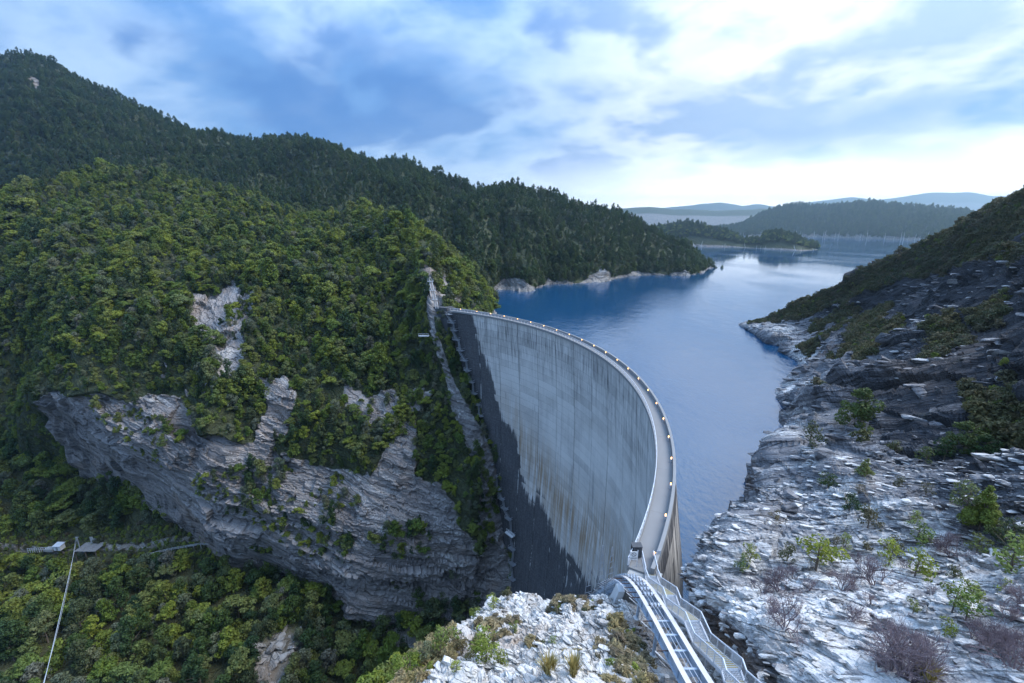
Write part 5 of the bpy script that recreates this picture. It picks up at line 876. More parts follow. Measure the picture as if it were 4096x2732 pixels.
# ---------------- rocks, blocks ----------------
block('concrete_slab', (BLK[0][0] + 0.8, BLK[0][1], BLK[0][2] + 0.2), (3.0, 2.0, 1.2), 0.35, 'pale broken concrete slab on the right bank above the safety net', 'concrete', -0.12)
block('concrete_block', BLK[1], (1.1, 1.1, 1.0), 0.5, 'square grey block on the cliff edge halfway up the right bank')
block('concrete_block', BLK[2], (1.0, 1.2, 1.0), 0.2, 'square grey block on the cliff edge below the halfway one')
block('concrete_block', BLK[3], (1.3, 1.1, 1.3), 0.4, 'square pale block at the water edge just above the concrete slab')
def rock_mesh(seed, flat):
    r = np.random.default_rng(seed); n = 22
    v = r.normal(size=(n, 3)); v /= np.linalg.norm(v, axis=1, keepdims=True); v *= (0.75 + 0.35 * r.random((n, 1))); v = np.sign(v) * np.abs(v) ** 0.75; v[:, 2] *= flat; v[:, 0] *= 1.25
    import bmesh
    bm = bmesh.new(); [bm.verts.new(p) for p in v]; bmesh.ops.convex_hull(bm, input=bm.verts[:])
    bmesh.ops.delete(bm, geom=[x for x in bm.verts if not x.link_faces], context='VERTS')
    me = bpy.data.meshes.new('rock'); bm.to_mesh(me); bm.free()
    set_attr(me, 'pale', np.full(len(me.vertices), 0.85)); set_attr(me, 'veg', np.zeros(len(me.vertices)))
    return me
rocks_w = [rock_mesh(i, 0.42 + 0.12 * (i % 3)) for i in range(8)]
for m_ in rocks_w: m_.materials.append(M['slope'])
rocks_k = [m_.copy() for m_ in rocks_w]
for m_ in rocks_k: m_.materials.clear(); m_.materials.append(M['knoll'])
rocks_d = [m_.copy() for m_ in rocks_w]
for m_ in rocks_d: m_.attributes['pale'].data.foreach_set('value', np.full(len(m_.vertices), 0.22, np.float32))
def scatter_rocks(arr, sel, n, parent, meshes, smin, smax, seed, tilt=0.35):
    r = np.random.default_rng(seed); f = arr.reshape(-1, 3); idx = np.flatnonzero(sel.ravel()); pick = r.choice(idx, n, replace=False)
    for i in pick:
        o = link('rock', meshes[r.integers(len(meshes))], None, parent, tuple(f[i] + (0, 0, -0.05)))
        s_ = smin + (smax - smin) * r.random() ** 2.2; o.scale = (s_ * (0.8 + .5 * r.random()), s_, s_ * (0.7 + .5 * r.random())); o.rotation_euler = (tilt * r.normal() - 0.15, tilt * r.normal() + 0.2, r.random() * 6.3)
fr_view = (RP[..., 1] > 17) & (RP[..., 0] < RP[..., 1] * 1.35)
scatter_rocks(RP, (Sr > 3.6) & (Sr < 6.8) & (Tr > 2.1) & (Tr < 6.4) & fr_view, 150, right_slope, rocks_w, 0.22, 0.85, 5)
scatter_rocks(RP, (Sr > 6.6) & (Sr < 9.5) & (Tr > 2.05) & (Tr < 5.6) & fr_view, 90, right_slope, rocks_d, 0.45, 1.5, 6)
scatter_rocks(RP, (Sr > 9.3) & (Sr < 14.5) & (Tr > 1.8) & (Tr < 4.6) & (R_veg < 0.4), 40, right_slope, rocks_d, 1.0, 2.8, 16)
scatter_rocks(RP, (Sr > 3.6) & (Sr < 6.6) & (Tr > 0.8) & (Tr < 2.0), 60, right_slope, rocks_w, 0.25, 0.7, 7)
rocks_g = [m_.copy() for m_ in rocks_w]
for m_ in rocks_g: m_.materials.clear(); m_.materials.append(M['gorge'])
scatter_rocks(GP, (np.exp(-(((GP[..., 0] + 94) / 9) ** 2 + ((GP[..., 1] - 146) / 13) ** 2)) > 0.3), 45, gorge_ground, rocks_g, 0.7, 3.2, 19)
kx, ky = KP[..., 0], KP[..., 1]
scatter_rocks(KP, (kx > -9) & (kx < 10.5) & (ky > 24) & (ky < 53), 170, knoll, rocks_k, 0.18, 0.95, 8)
scatter_rocks(KP, (kx > 14.9) & (kx < 18.5) & (ky > 22) & (ky < 44), 40, knoll, rocks_k, 0.2, 0.6, 9)

see = (RP[..., 1] > 8) & (RP[..., 0] < RP[..., 1] * 2.2 + 8)
RUBBLE = [(right_slope, RP, np.clip((Sr - 3.4) * 2, 0, 1) * np.clip((7.6 - Sr) / 1.8, 0, 1) * np.clip((Tr - 1.75) * 3, 0.06, 1) * (Tr > 1) * (Tr < 6.6) * see * np.clip(0.55 + 1.6 * j3, 0.15, 1) * (R_veg < 0.5), rocks_w),
          (right_slope, RP, np.clip((Sr - 6.4) / 1.5, 0, 1) * (Sr < 14.6) * (Tr > 1.9) * (Tr < 6.6) * see * np.clip(0.2 + 2.2 * j3, 0.03, 1) * (R_veg < 0.6), rocks_w),
          (knoll, KP, (kx > -9) & (kx < 18) & (ky > 22) & (ky < 55), rocks_k)]
# safety net on the right bank
def net():
    tl, tr_ = np.array(NET[0]), np.array(NET[1]); mb = MB(); n, m_ = 16, 26
    G_ = np.zeros((n, m_, 3))
    for i in range(n):
        for j in range(m_):
            u_, v_ = i / (n - 1), j / (m_ - 1)
            top = tl + (tr_ - tl) * u_
            G_[i, j] = top + np.array([-2.6, 0.6, -9.0]) * v_ + np.array([-0.5, 0.3, 0]) * math.sin(v_ * 3.1) + 0.12 * np.array([math.sin(5 * u_ + 9 * v_), math.cos(7 * u_), 0])
    for i in range(n): mb.tube(G_[i], 0.012, 3, False)
    for j in range(0, m_): mb.tube(G_[:, j], 0.010, 3, False)
    o = mb.build('safety_net', M['wire']); tag(o, 'fine white wire safety net draped over the cliff edge above the water', 'net')
net()

# ---------------- plants ----------------
def crown_mesh(name, puffs, per, size, seed, mat, upb=0.35, asp=1.5):
    r = np.random.default_rng(seed); V = []; tone = []
    for (x, y, z, rad, fl) in puffs:
        n = int(per * rad * rad) + 6
        d = r.normal(size=(n, 3)); d[:, 2] += upb * 0.6; d /= np.linalg.norm(d, axis=1, keepdims=True)
        rr = rad * (0.70 + 0.36 * r.random(n) ** 0.7); c = d * rr[:, None] * np.array([1, 1, fl]) + np.array([x, y, z])
        nn = d * 0.8 + r.normal(size=(n, 3)) * 0.55 + np.array([0, 0, upb]); nn /= np.linalg.norm(nn, axis=1, keepdims=True)
        a = np.cross(nn, r.normal(size=(n, 3))); a /= np.linalg.norm(a, axis=1, keepdims=True); b = np.cross(nn, a)
        s = size * (0.6 + 0.8 * r.random((n, 1)))
        q = np.stack([c - a * s * asp * .5, c - b * s * .42, c + a * s * asp * .5 + nn * s * 0.12, c + b * s * .42], 1)
        V.append(q.reshape(-1, 3)); pt = 0.35 * r.random(); tone.append(np.repeat(np.clip(pt + 0.65 * r.random(n), 0, 1), 4))
    V = np.concatenate(V); me = np_mesh(name, V, np.arange(len(V)).reshape(-1, 4)); set_attr(me, 'tone', np.concatenate(tone)); me.materials.append(mat)
    return me
def puffs_round(r, h, rad, n, low=0.25):
    out = []
    for k in range(n):
        t = low + (1 - low) * (k + r.random()) / n; a = r.random() * 6.28; w = rad * math.sin(min(1, (t - low) / (1 - low) * 0.82 + 0.20) * math.pi) ** 0.6 * (0.35 + 0.5 * r.random())
        pr = rad * (0.18 + 0.26 * r.random()); out.append((w * 1.15 * math.cos(a), w * 1.15 * math.sin(a), min(h * t * (0.9 + .2 * r.random()), h - pr * 0.5), pr, 0.9))
    out.append((0, 0, h * 0.5, rad * 0.45, 1.3)); return out
def puffs_cone(r, h, rad, n):
    out = []
    for k in range(n):
        t = 0.12 + 0.86 * (k + r.random() * .6) / n; a = r.random() * 6.28; w = rad * (1 - t) ** 0.8 * 0.75; out.append((w * math.cos(a), w * math.sin(a), h * t, max(0.026 * h, rad * (1 - t) * 0.50 + 0.02 * h), 0.7))
    return out
def puffs_tiers(r, h, rad, n):
    out = []
    for k in range(n):
        a = r.random() * 6.28; w = rad * (0.25 + 0.75 * r.random()); z = h * (0.55 + 0.42 * r.random() * (1 - 0.4 * w / rad)); out.append((w * math.cos(a), w * math.sin(a), z, rad * (0.22 + .14 * r.random()), 0.55))
    return out
def trunk_mesh(name, h, rad, mat, seed, limbs=5, spread=0.35):
    r = np.random.default_rng(seed); mb = MB()
    mb.tube([(0, 0, -0.4), (0.05 * h * .3, 0, h * .3), (0.02 * h, 0.03 * h, h * .62), (0, 0.02 * h, h * .9)], [rad, rad * .8, rad * .5, rad * .15], 6)
    for k in range(limbs):
        z = h * (0.28 + 0.45 * r.random()); a = r.random() * 6.28; l = h * spread * (0.6 + .6 * r.random())
        mb.tube([(0, 0, z), (l * .5 * math.cos(a), l * .5 * math.sin(a), z + l * .35), (l * math.cos(a), l * math.sin(a), z + l * .8)], [rad * .45, rad * .3, rad * .08], 5)
    me = mb.mesh(name, True); me.materials.append(mat); return me
r5 = np.random.default_rng(21)
KINDS = []
def kind(name, puffs, per, size, mat, h, rad, limbs=5, asp=1.5):
    KINDS.append((name, crown_mesh('crown', puffs, per, size, len(KINDS) + 300, M[mat], asp=asp), trunk_mesh('trunk', h, rad, M['bark'], len(KINDS) + 60, limbs), h))
kind('round_tree', puffs_round(r5, 7.8, 3.2, 20, 0.12), 60, 0.42, 'leaf_dark', 7.0, 0.22, 5, 1.9)
kind('round_tree', puffs_round(r5, 8.8, 3.3, 22, 0.12), 58, 0.42, 'leaf_olive', 8.0, 0.24, 5, 1.9)
kind('tall_tree', puffs_round(r5, 12.5, 2.7, 24, 0.18), 60, 0.42, 'leaf_dark', 10.5, 0.26)
kind('pointed_tree', puffs_cone(r5, 11.0, 2.6, 26), 60, 0.46, 'leaf_dark', 10.5, 0.2)
kind('spreading_tree', puffs_tiers(r5, 8.5, 3.9, 20), 52, 0.50, 'leaf_olive', 7.5, 0.22, 8)
kind('grey_tree', puffs_round(r5, 7.6, 2.9, 19, 0.12), 58, 0.40, 'leaf_grey', 6.5, 0.2)
kind('bush', puffs_round(r5, 3.6, 2.5, 10, 0.15), 60, 0.42, 'leaf_olive', 3.0, 0.12)
kind('bright_bush', puffs_round(r5, 4.2, 2.6, 11, 0.15), 56, 0.44, 'leaf_yellow', 3.4, 0.12)
kind('heath_bush', puffs_round(r5, 1.7, 1.5, 8, 0.12), 110, 0.30, 'leaf_brown', 1.3, 0.07)
kind('dry_tuft', puffs_round(r5, 1.0, 0.9, 7, 0.1), 260, 0.22, 'leaf_straw', 0.7, 0.04, 3, 3.2)
KN = len(KINDS)

def pick_sites(P, wt, spacing, seed, oversample=7.0):
    """random sites on a grid sheet, at most one per cell of the given spacing"""
    r = np.random.default_rng(seed)
    a = P[:-1, :-1]; b = P[1:, :-1]; c = P[:-1, 1:]; ar = np.linalg.norm(np.cross(b - a, c - a), axis=2); w = ar * (wt[:-1, :-1] + wt[1:, 1:]) / 2
    n = int(w.sum() / spacing ** 2 * oversample); 
    if n < 1: return np.zeros((0, 3)), np.zeros((0, 2), int)
    cw = np.cumsum(w.ravel()); k = np.searchsorted(cw, r.random(n) * cw[-1]); k = np.minimum(k, w.size - 1)
    i, j = np.unravel_index(k, w.shape); u = r.random((n, 1)); v = r.random((n, 1))
    Q = a[i, j] + (b[i, j] - a[i, j]) * u + (c[i, j] - a[i, j]) * v
    key = np.floor(Q / spacing + 0.5 * 0).astype(np.int64); key = key[:, 0] * 73856093 ^ key[:, 1] * 19349663 ^ key[:, 2] * 83492791
    _, first = np.unique(key, return_index=True)
    return Q[first], np.stack([i[first], j[first]], 1)

def scatter_group(protos):
    ng = bpy.data.node_groups.new('scatter', 'GeometryNodeTree')
    ng.interface.new_socket('Geometry', in_out='INPUT', socket_type='NodeSocketGeometry'); ng.interface.new_socket('Geometry', in_out='OUTPUT', socket_type='NodeSocketGeometry')
    nd = nodes_of(ng); gi = nd('NodeGroupInput'); go = nd('NodeGroupOutput')
    join = nd('GeometryNodeGeometryToInstance')
    for o in reversed(protos):
        oi = nd('GeometryNodeObjectInfo', transform_space='ORIGINAL'); oi.inputs['Object'].default_value = o; oi.inputs['As Instance'].default_value = False
        ng.links.new(oi.outputs['Geometry'], join.inputs[0])
    def na(name, typ):
        n = nd('GeometryNodeInputNamedAttribute', data_type=typ); n.inputs['Name'].default_value = name; return n.outputs[0]
    inst = nd('GeometryNodeInstanceOnPoints'); inst.inputs['Pick Instance'].default_value = True
    ng.links.new(gi.outputs[0], inst.inputs['Points']); ng.links.new(join.outputs[0], inst.inputs['Instance'])
    ng.links.new(na('pick', 'INT'), inst.inputs['Instance Index']); ng.links.new(na('scl', 'FLOAT_VECTOR'), inst.inputs['Scale'])
    cx = nd('ShaderNodeCombineXYZ'); ng.links.new(na('turn', 'FLOAT'), cx.inputs[2]); ng.links.new(cx.outputs[0], inst.inputs['Rotation'])
    ng.links.new(inst.outputs[0], go.inputs[0]); return ng
def forest(name, Q, picks, scale, label, seed):
    r = np.random.default_rng(seed); me = bpy.data.meshes.new(name); me.vertices.add(len(Q)); me.vertices.foreach_set('co', np.ascontiguousarray(Q, np.float32).ravel()); me.update()
    at = me.attributes.new('pick', 'INT', 'POINT'); at.data.foreach_set('value', np.ascontiguousarray(picks, np.int32))
    set_attr(me, 'turn', r.random(len(Q)) * 6.28)
    s = np.asarray(scale).reshape(-1, 1) * (0.85 + 0.3 * r.random((len(Q), 3))); at = me.attributes.new('scl', 'FLOAT_VECTOR', 'POINT'); at.data.foreach_set('vector', s.astype(np.float32).ravel())
    o = link(name, me); md = o.modifiers.new('scatter', 'NODES'); md.node_group = SCATTER; tag(o, label, None, None, 'stuff'); return o

# individual trees of the terrace and gorge: the nearest ones
w = np.clip(1 - 1.35 * g_bare.reshape(GP.shape[:2]), 0, 1)
vx, vy = GP[..., 0], GP[..., 1]; w *= (vx < -8) & (vx > -1.45 * vy) & (vy > 112) & (vy < 262)
open_ = (vy > 176) & (vy < 191) & (vx > -262) & (vx < -126); w = np.where(open_, 0, w)
Q, ij = pick_sites(GP, w, 6.0, 31)
jn = fbm(Q, 30, 3, 401)
def pick_kind(Q, seed, table, jn):
    r = np.random.default_rng(seed); u = r.random(len(Q)); out = np.zeros(len(Q), int)
    ks, ps = zip(*table); ps = np.cumsum(ps) / sum(ps); out = np.array(ks)[np.searchsorted(ps, np.clip(u * 0.75 + 0.25 * np.clip(jn * 0.9 + 0.5, 0, 1), 0, 0.999))]
    return out
pk = pick_kind(Q, 33, [(0, .26), (5, .14), (2, .12), (6, .12), (1, .16), (4, .14), (7, .10)], jn)
scl = 0.85 + 0.55 * np.random.default_rng(3).random(len(Q)); scl = np.where(pk >= 6, scl * 1.25, scl)
dist = np.linalg.norm(Q - np.array([0, 0, 58]), axis=1)
order = np.argsort(-scl / dist)
CATS = {0: 'tree', 1: 'tree', 2: 'tree', 3: 'tree', 4: 'tree', 5: 'tree', 6: 'bush', 7: 'bush', 8: 'bush', 9: 'grass tuft'}
PROTO_CROWN = [None] * KN
def plant_at(k, loc, s, rz, label, group, name=None):
    nm, cm, tm, h = KINDS[k]
    e = empty(name or nm, loc); e.rotation_euler = (0, 0, rz); e.scale = (s if hasattr(s, '__len__') else (s, s, s)); tag(e, label, CATS[k], group)
    link('trunk', tm, None, e); c = link('crown', cm, None, e)
    if PROTO_CROWN[k] is None: PROTO_CROWN[k] = c
    return e
def zone(p):
    x, y = p[0], p[1]
    if math.hypot(x - PLAT[0][0], y - PLAT[0][1]) < 26: return 'beside the timber platform'
    if math.hypot(x - PLAT[1][0], y - PLAT[1][1]) < 22: return 'by the white hut'
    if -165 < x < -122 and 170 < y < 202: return 'along the boardwalk'
    if math.hypot(x + 94, y - 146) < 22: return 'around the pale outcrop'
    if x > -82: return 'on the bank above the gorge floor'
    if y > 190: return 'between the terrace and the cliff foot'
    if x < -185: return 'under the cables in the lower corner'
    if y < 150: return 'on the near edge of the terrace'
    return 'in the middle of the terrace'
SHORT = {0: 'rounded dark green tree', 1: 'rounded olive green tree', 2: 'tall dark green tree', 3: 'pointed dark conifer', 4: 'spreading olive tree with open tiered crown', 5: 'grey green round tree', 6: 'low olive green bush', 7: 'bright yellow green bush'}
ri = np.random.default_rng(12); NIND = 300
for i in order[:NIND]:
    k = int(pk[i]); s_ = float(scl[i]); plant_at(k, tuple(Q[i]), (s_ * (0.9 + .25 * ri.random()), s_ * (0.9 + .25 * ri.random()), s_ * (0.88 + .3 * ri.random())), ri.random() * 6.28, SHORT[k] + ' ' + zone(Q[i]), SHORT[k] + ' kind, ' + zone(Q[i]))
rest = order[NIND:]; restQ, restP, restS = Q[rest], pk[rest], scl[rest]

# shrubs and small trees one can tell apart on the pale slope and knoll
def twig_mesh(seed, h=1.0, spread=0.62, depth=5):
    r = np.random.default_rng(seed); V = []; Fs = []
    def seg(p, q, r0, r1):
        d = q - p; u = np.cross(d, (0.3, 0.5, 0.8)); u /= np.linalg.norm(u) + 1e-9; w_ = np.cross(d, u); w_ /= np.linalg.norm(w_) + 1e-9; b = len(V)
        for c, rr in ((p, r0), (q, r1)):
            for a in (0, 2.09, 4.19): V.append(c + rr * (math.cos(a) * u + math.sin(a) * w_))
        for a in range(3): Fs.append((b + a, b + (a + 1) % 3, b + 3 + (a + 1) % 3, b + 3 + a))
    def grow(p, d, l, rad, n):
        q = p + d * l; seg(p, q, rad, rad * 0.68)
        if n == 0: return
        for _ in range(3):
            dd = d + r.normal(size=3) * spread; dd[2] += 0.18; dd /= np.linalg.norm(dd); grow(p + d * l * (0.55 + 0.45 * r.random()), dd, l * (0.62 + 0.25 * r.random()), rad * 0.6, n - 1)
    for _ in range(5):
        d = r.normal(size=3) * 0.45; d[2] = 1; d /= np.linalg.norm(d); grow(np.array([0, 0, -0.05]), d, h * 0.25, h * 0.016, depth)
    V = np.array(V); V[:, 2] *= h / V[:, 2].max()
    me = np_mesh('branches', V, np.array(Fs)); me.materials.append(M['twig']); return me
TW = [twig_mesh(70 + i, 1.0, 0.50 + 0.06 * i, 5) for i in range(4)]
def grass_mesh(seed, n=170):
    r = np.random.default_rng(seed); V = []
    for _ in range(n):
        a = r.random() * 6.28; b = np.array([math.cos(a), math.sin(a), 0]) * 0.12 * r.random(); t_ = b + np.array([math.cos(a) * 0.45 * r.random(), math.sin(a) * 0.45 * r.random(), 0.55 + 0.45 * r.random()]); sd_ = np.array([-math.sin(a), math.cos(a), 0]) * 0.014
        m_ = (b + t_) / 2 + (0, 0, 0.12); V += [b - sd_, b + sd_, m_ + sd_, m_ - sd_, m_ - sd_, m_ + sd_, t_ + sd_ * .2, t_ - sd_ * .2]
    me = np_mesh('blades', np.array(V), np.arange(len(V)).reshape(-1, 4)); me.materials.append(M['straw']); return me
GT = [grass_mesh(5), grass_mesh(6)]
def small_kind(h, rad, n, seed, mat, low, fine=0.055):
    r = np.random.default_rng(seed); return crown_mesh('crown', puffs_round(r, h, rad, n, low), 1500, fine, seed, M[mat])
SM = {'g': [small_kind(1.0, 0.46, 11, 80 + i, 'leaf_dark', 0.14) for i in range(2)], 'y': [small_kind(1.0, 0.50, 10, 84 + i, ('leaf_yellow', 'leaf_olive')[i], 0.16) for i in range(2)],
      'd': [small_kind(1.0, 0.48, 9, 88 + i, 'leaf_brown', 0.14) for i in range(2)], 't': [small_kind(1.0, 0.44, 9, 92 + i, ('leaf_olive', 'leaf_grey')[i], 0.50) for i in range(2)],
      'c': [crown_mesh('crown', puffs_cone(np.random.default_rng(96), 1.0, 0.30, 30), 3000, 0.05, 97, M['leaf_olive'])]}
ST = trunk_mesh('trunk', 0.9, 0.030, M['bark'], 140, 6, 0.40)
NAMES = {'g': ('green_shrub', 'shrub'), 'y': ('yellow_green_shrub', 'shrub'), 'd': ('brown_heath_shrub', 'shrub'), 't': ('small_tree', 'tree'), 'c': ('small_conifer', 'tree'), 'b': ('bare_shrub', 'shrub'), 'w': ('grass_tuft', 'grass tuft')}
LOOK = {'g': 'dark green leafy shrub', 'y': 'yellow green rounded shrub', 'd': 'brownish heath shrub', 't': 'small leafy tree', 'c': 'pointed olive conifer', 'b': 'bare purple grey shrub', 'w': 'tuft of straw yellow grass'}
FINE = {'g': crown_mesh('crown', puffs_round(np.random.default_rng(150), 7.5, 3.0, 18, 0.10), 130, 0.30, 151, M['leaf_dark']), 'c': crown_mesh('crown', puffs_cone(np.random.default_rng(152), 11.0, 3.2, 44), 170, 0.30, 153, M['leaf_olive'])}
def where(x, y, knoll_):
    if knoll_: return 'on the white knoll ' + ('by the track' if x > 1 else 'at its gorge edge' if x < -4.5 else 'left of the track')
    return 'on the pale slope ' + ('in the lower corner' if y < 24 else 'beside the stairs gully' if x < 26 else 'above the stairs' if y < 36 else 'near the concrete slab' if y < 44 else 'below the dark rock face')
def small_plants(lst, arr, knoll_, seed):
    r = np.random.default_rng(seed); seen = {}; ords = ['tallest one', 'second tallest', 'third tallest', 'fourth tallest', 'fifth tallest', 'sixth tallest', 'seventh tallest', 'eighth tallest', 'ninth tallest', 'tenth tallest', 'eleventh tallest', 'twelfth tallest']
    for (x, y, z, h, k, e) in sorted(lst, key=lambda q: -q[3]):
        key = (k, where(x, y, knoll_)); n = seen.get(key, 0); seen[key] = n + 1
        nm, cat = NAMES[k]; zz = ground(arr, x, y) - 0.03
        tot = sum(1 for q in lst if q[4] == k and where(q[0], q[1], knoll_) == key[1])
        o = empty(nm, (x, y, zz)); hs_ = h * (0.95 + 0.1 * r.random()); o.scale = (hs_ * (0.9 + .4 * r.random()), hs_ * (0.9 + .4 * r.random()), hs_); o.rotation_euler = (0, 0, r.random() * 6.28)
        tag(o, LOOK[k] + ' ' + key[1] + ('' if tot == 1 else ', ' + ords[min(n, 11)] + ' there'), cat, LOOK[k].split(' ')[-1] + 's scattered over the bare rock')
        if k == 'b': link('branches', TW[r.integers(4)], None, o)
        elif k == 'w': link('blades', GT[r.integers(2)], None, o)
        else:
            if h > 4.2 and k in 'gc':
                j = 0 if k == 'g' else 3; q = h / KINDS[j][3] * 0.80; o.scale = (q * 1.05, q * 1.05, q); link('trunk', KINDS[j][2], None, o); link('crown', FINE[k], None, o)
            else: link('trunk', ST, None, o); v = SM[k]; link('crown', v[r.integers(len(v))], None, o)
small_plants(SLOPE_PLANTS, RP, False, 41); small_plants(KNOLL_PLANTS, KP, True, 42)

# a kind the terrace does not show yet gets its first tree from the gorge side
for k in range(KN):
    if PROTO_CROWN[k] is None:
        spots = {3: (-47.0, 158.0), 8: (52.0, 62.0), 9: (5.0, 30.0)}; x, y = spots.get(k, (-70.0, 150.0)); arr = RP if k == 8 else KP if k == 9 else GP
        plant_at(k, (x, y, ground(arr, x, y)), 1.0, 1.0, {3: 'pointed dark conifer on the gorge floor below the cliff', 8: 'low brown heath bush on the slope below the dark rock face', 9: 'dry straw coloured tuft left of the rail track'}.get(k, 'leafy plant on the gorge floor'), None)
SCATTER = scatter_group(PROTO_CROWN)
if len(rest): forest('forest', restQ, restP, restS, 'dense green forest on the back of the terrace below the cliff', 50)

# low scrub in the terrace clearing
wC = open_ * 1.0 * np.clip(1 - 0.9 * g_bare.reshape(GP.shape[:2]), 0.05, 1) * (vx < -100)
Q, ij = pick_sites(GP, wC, 2.4, 81)
pk = np.random.default_rng(82).choice([7, 6, 7, 8], len(Q))
forest('undergrowth', Q - [0, 0, 0.1], pk, np.where(pk == 8, 0.9, 0.36) * (0.7 + 0.6 * np.random.default_rng(83).random(len(Q))), 'bright low scrub in the clearing along the boardwalk', 84)
# forest on the far bank hill
wF = np.maximum(np.clip(1 - 1.25 * F_rock, 0, 1), 0.30 * (fbm(FP.reshape(-1, 3), 13, 4, 409).reshape(SH) > 0.17) * (Tg > 1.5)) * (Sg > 0.3) * (Tg > np.where(Sg < 3.1, 0.2, 0.9)) * (Tg < 7.9); wF *= np.where(FP[..., 2] < 1.5, (Sg < 9.4), 1)
Q, ij = pick_sites(FP, wF, 3.7, 61); jn = fbm(Q, 45, 3, 402)
steep = Tg[ij[:, 0], ij[:, 1]]
pk = pick_kind(Q, 62, [(0, .08), (3, .08), (2, .08), (5, .10), (1, .28), (4, .12), (6, .14), (7, .12)], jn)
sc_ = (0.36 + 0.62 * np.random.default_rng(9).random(len(Q)) ** 1.5); sc_ = np.where(steep < 3.4, sc_ * 0.72, sc_) * (0.82 + 0.55 * np.clip(fbm(Q, 24, 3, 404) + 0.3, 0, 1)) * np.where(np.random.default_rng(92).random(len(Q)) < 0.07, 1.35, 1.0)
forest('forest', Q - [0, 0, 0.4], pk, sc_, 'dense dark green forest covering the hill above the cliff', 63)
# back mountain
wB = np.clip(1 - 1.2 * B_rock, 0, 1) * (Tb > 1.2) * (Tb < 6.6)
Q, ij = pick_sites(BP, wB, 5.6, 64); jn = fbm(Q, 90, 3, 403)
pk = pick_kind(Q, 65, [(0, .46), (2, .30), (3, .18), (5, .06)], jn)
forest('forest', Q - [0, 0, 0.5], pk, (0.45 + 0.75 * np.random.default_rng(10).random(len(Q)) ** 1.6) * (0.8 + 0.5 * np.clip(fbm(Q, 50, 3, 405) + 0.3, 0, 1)), 'dark forest clothing the back mountain down to the shore', 66)
# headland and far shore
wH = ((HT > 2.0) & (HT < 4.9)) * 1.0; wH *= np.where((HP[..., 2] > 7.5), 1.0, 0.10)
Q, ij = pick_sites(HP, wH, 7.0, 67)
forest('forest', Q, np.random.default_rng(2).choice([0, 2, 4], len(Q)), 1.05 + 0.6 * np.random.default_rng(11).random(len(Q)), 'grey green wood on the low headland in the lake', 68)
wX = ((XT > 1.15) & (XT < 4.6)) * 1.0
Q, ij = pick_sites(XP, wX, 17.0, 69)
forest('forest', Q, np.random.default_rng(4).choice([0, 2, 3], len(Q)), 2.1 + 0.9 * np.random.default_rng(13).random(len(Q)), 'hazy blue forest on the ridge across the lake', 70)
# heath on the right slope
wR = np.clip(R_veg * 1.2 - 0.1, 0, 1) * (Tr > 1.9) * (Sr > 4.0) * (Tr < 8.6)
Q, ij = pick_sites(RP, wR, 1.55, 71); sS = Sr[ij[:, 0], ij[:, 1]]
pk = np.where(np.random.default_rng(5).random(len(Q)) < 0.86, 8, 6)
forest('heath', Q - [0, 0, 0.1], pk, np.where(pk == 8, 0.55 + 0.75 * np.random.default_rng(14).random(len(Q)), 0.4), 'low brown green heath covering the upper right slope', 72)
# spindly trees along the right skyline
# broken stone lying over the bare rock: far too many to count
def rubble(parent, arr, sel, meshes, spacing, seed, lo, hi, tone0):
    Q, ij = pick_sites(arr, sel * 1.0, spacing, seed); r = np.random.default_rng(seed + 1)
    tmpl = []
    for m_ in meshes:
        v = np.empty(len(m_.vertices) * 3, np.float32); m_.vertices.foreach_get('co', v); m_.calc_loop_triangles(); t_ = np.empty(len(m_.loop_triangles) * 3, np.int32); m_.loop_triangles.foreach_get('vertices', t_); tmpl.append((v.reshape(-1, 3), t_.reshape(-1, 3)))
    V = []; Fc = []; n = 0; k = r.integers(len(tmpl), size=len(Q)); s_ = lo + (hi - lo) * r.random(len(Q)) ** 2.5; az = r.random(len(Q)) * 0.9 - 0.9; tx = r.normal(size=len(Q)) * 0.3 - 0.35
    for i in range(len(Q)):
        v, t_ = tmpl[k[i]]; c, sn = math.cos(az[i]), math.sin(az[i]); ct, st = math.cos(tx[i]), math.sin(tx[i])
        w_ = v * s_[i] * np.array([1.5, 0.9, 0.75]); w_ = np.stack([w_[:, 0], w_[:, 1] * ct - w_[:, 2] * st, w_[:, 1] * st + w_[:, 2] * ct], 1); w_ = np.stack([w_[:, 0] * c - w_[:, 1] * sn, w_[:, 0] * sn + w_[:, 1] * c, w_[:, 2]], 1) + Q[i]
        V.append(w_); Fc.append(t_ + n); n += len(v)
    me = np_mesh('rubble', np.concatenate(V), np.concatenate(Fc)); me.materials.append(meshes[0].materials[0])
    tn = tone0 + 0.55 * r.random(len(Q)); set_attr(me, 'pale', np.concatenate([np.full(len(tmpl[k[i]][0]), tn[i]) for i in range(len(Q))]))
    o = link('rubble', me, None, parent); o['kind'] = 'stuff'; return o
rubble(*RUBBLE[0], 0.72, 301, 0.07, 0.48, 0.45)
rubble(*RUBBLE[1], 3.4, 305, 0.25, 1.3, 0.12)
rubble(*RUBBLE[2], 0.62, 303, 0.08, 0.42, 0.50)
# dry brush between the rocks of the knoll
wK = np.clip(K_veg.reshape(KP.shape[:2]), 0, 1) * (KP[..., 0] > -40) * (KP[..., 1] > 16) * (KP[..., 2] > -60) * (KP[..., 0] < 12.0)
Q, ij = pick_sites(KP, wK, 0.9, 73)
u6 = np.random.default_rng(6).random(len(Q)); pk = np.where(u6 < 0.62, 9, np.where(u6 < 0.9, 8, 7)); pk = np.where(Q[:, 0] < -12, 6, pk)
forest('undergrowth', Q - [0, 0, 0.1], pk, np.where(pk == 9, 0.45, np.where(pk == 8, 0.20, 0.09)) * (1 + np.random.default_rng(15).random(len(Q))) * np.where(Q[:, 0] < -12, 4.5, 1), 'low brown undergrowth between the rocks of the knoll', 74)

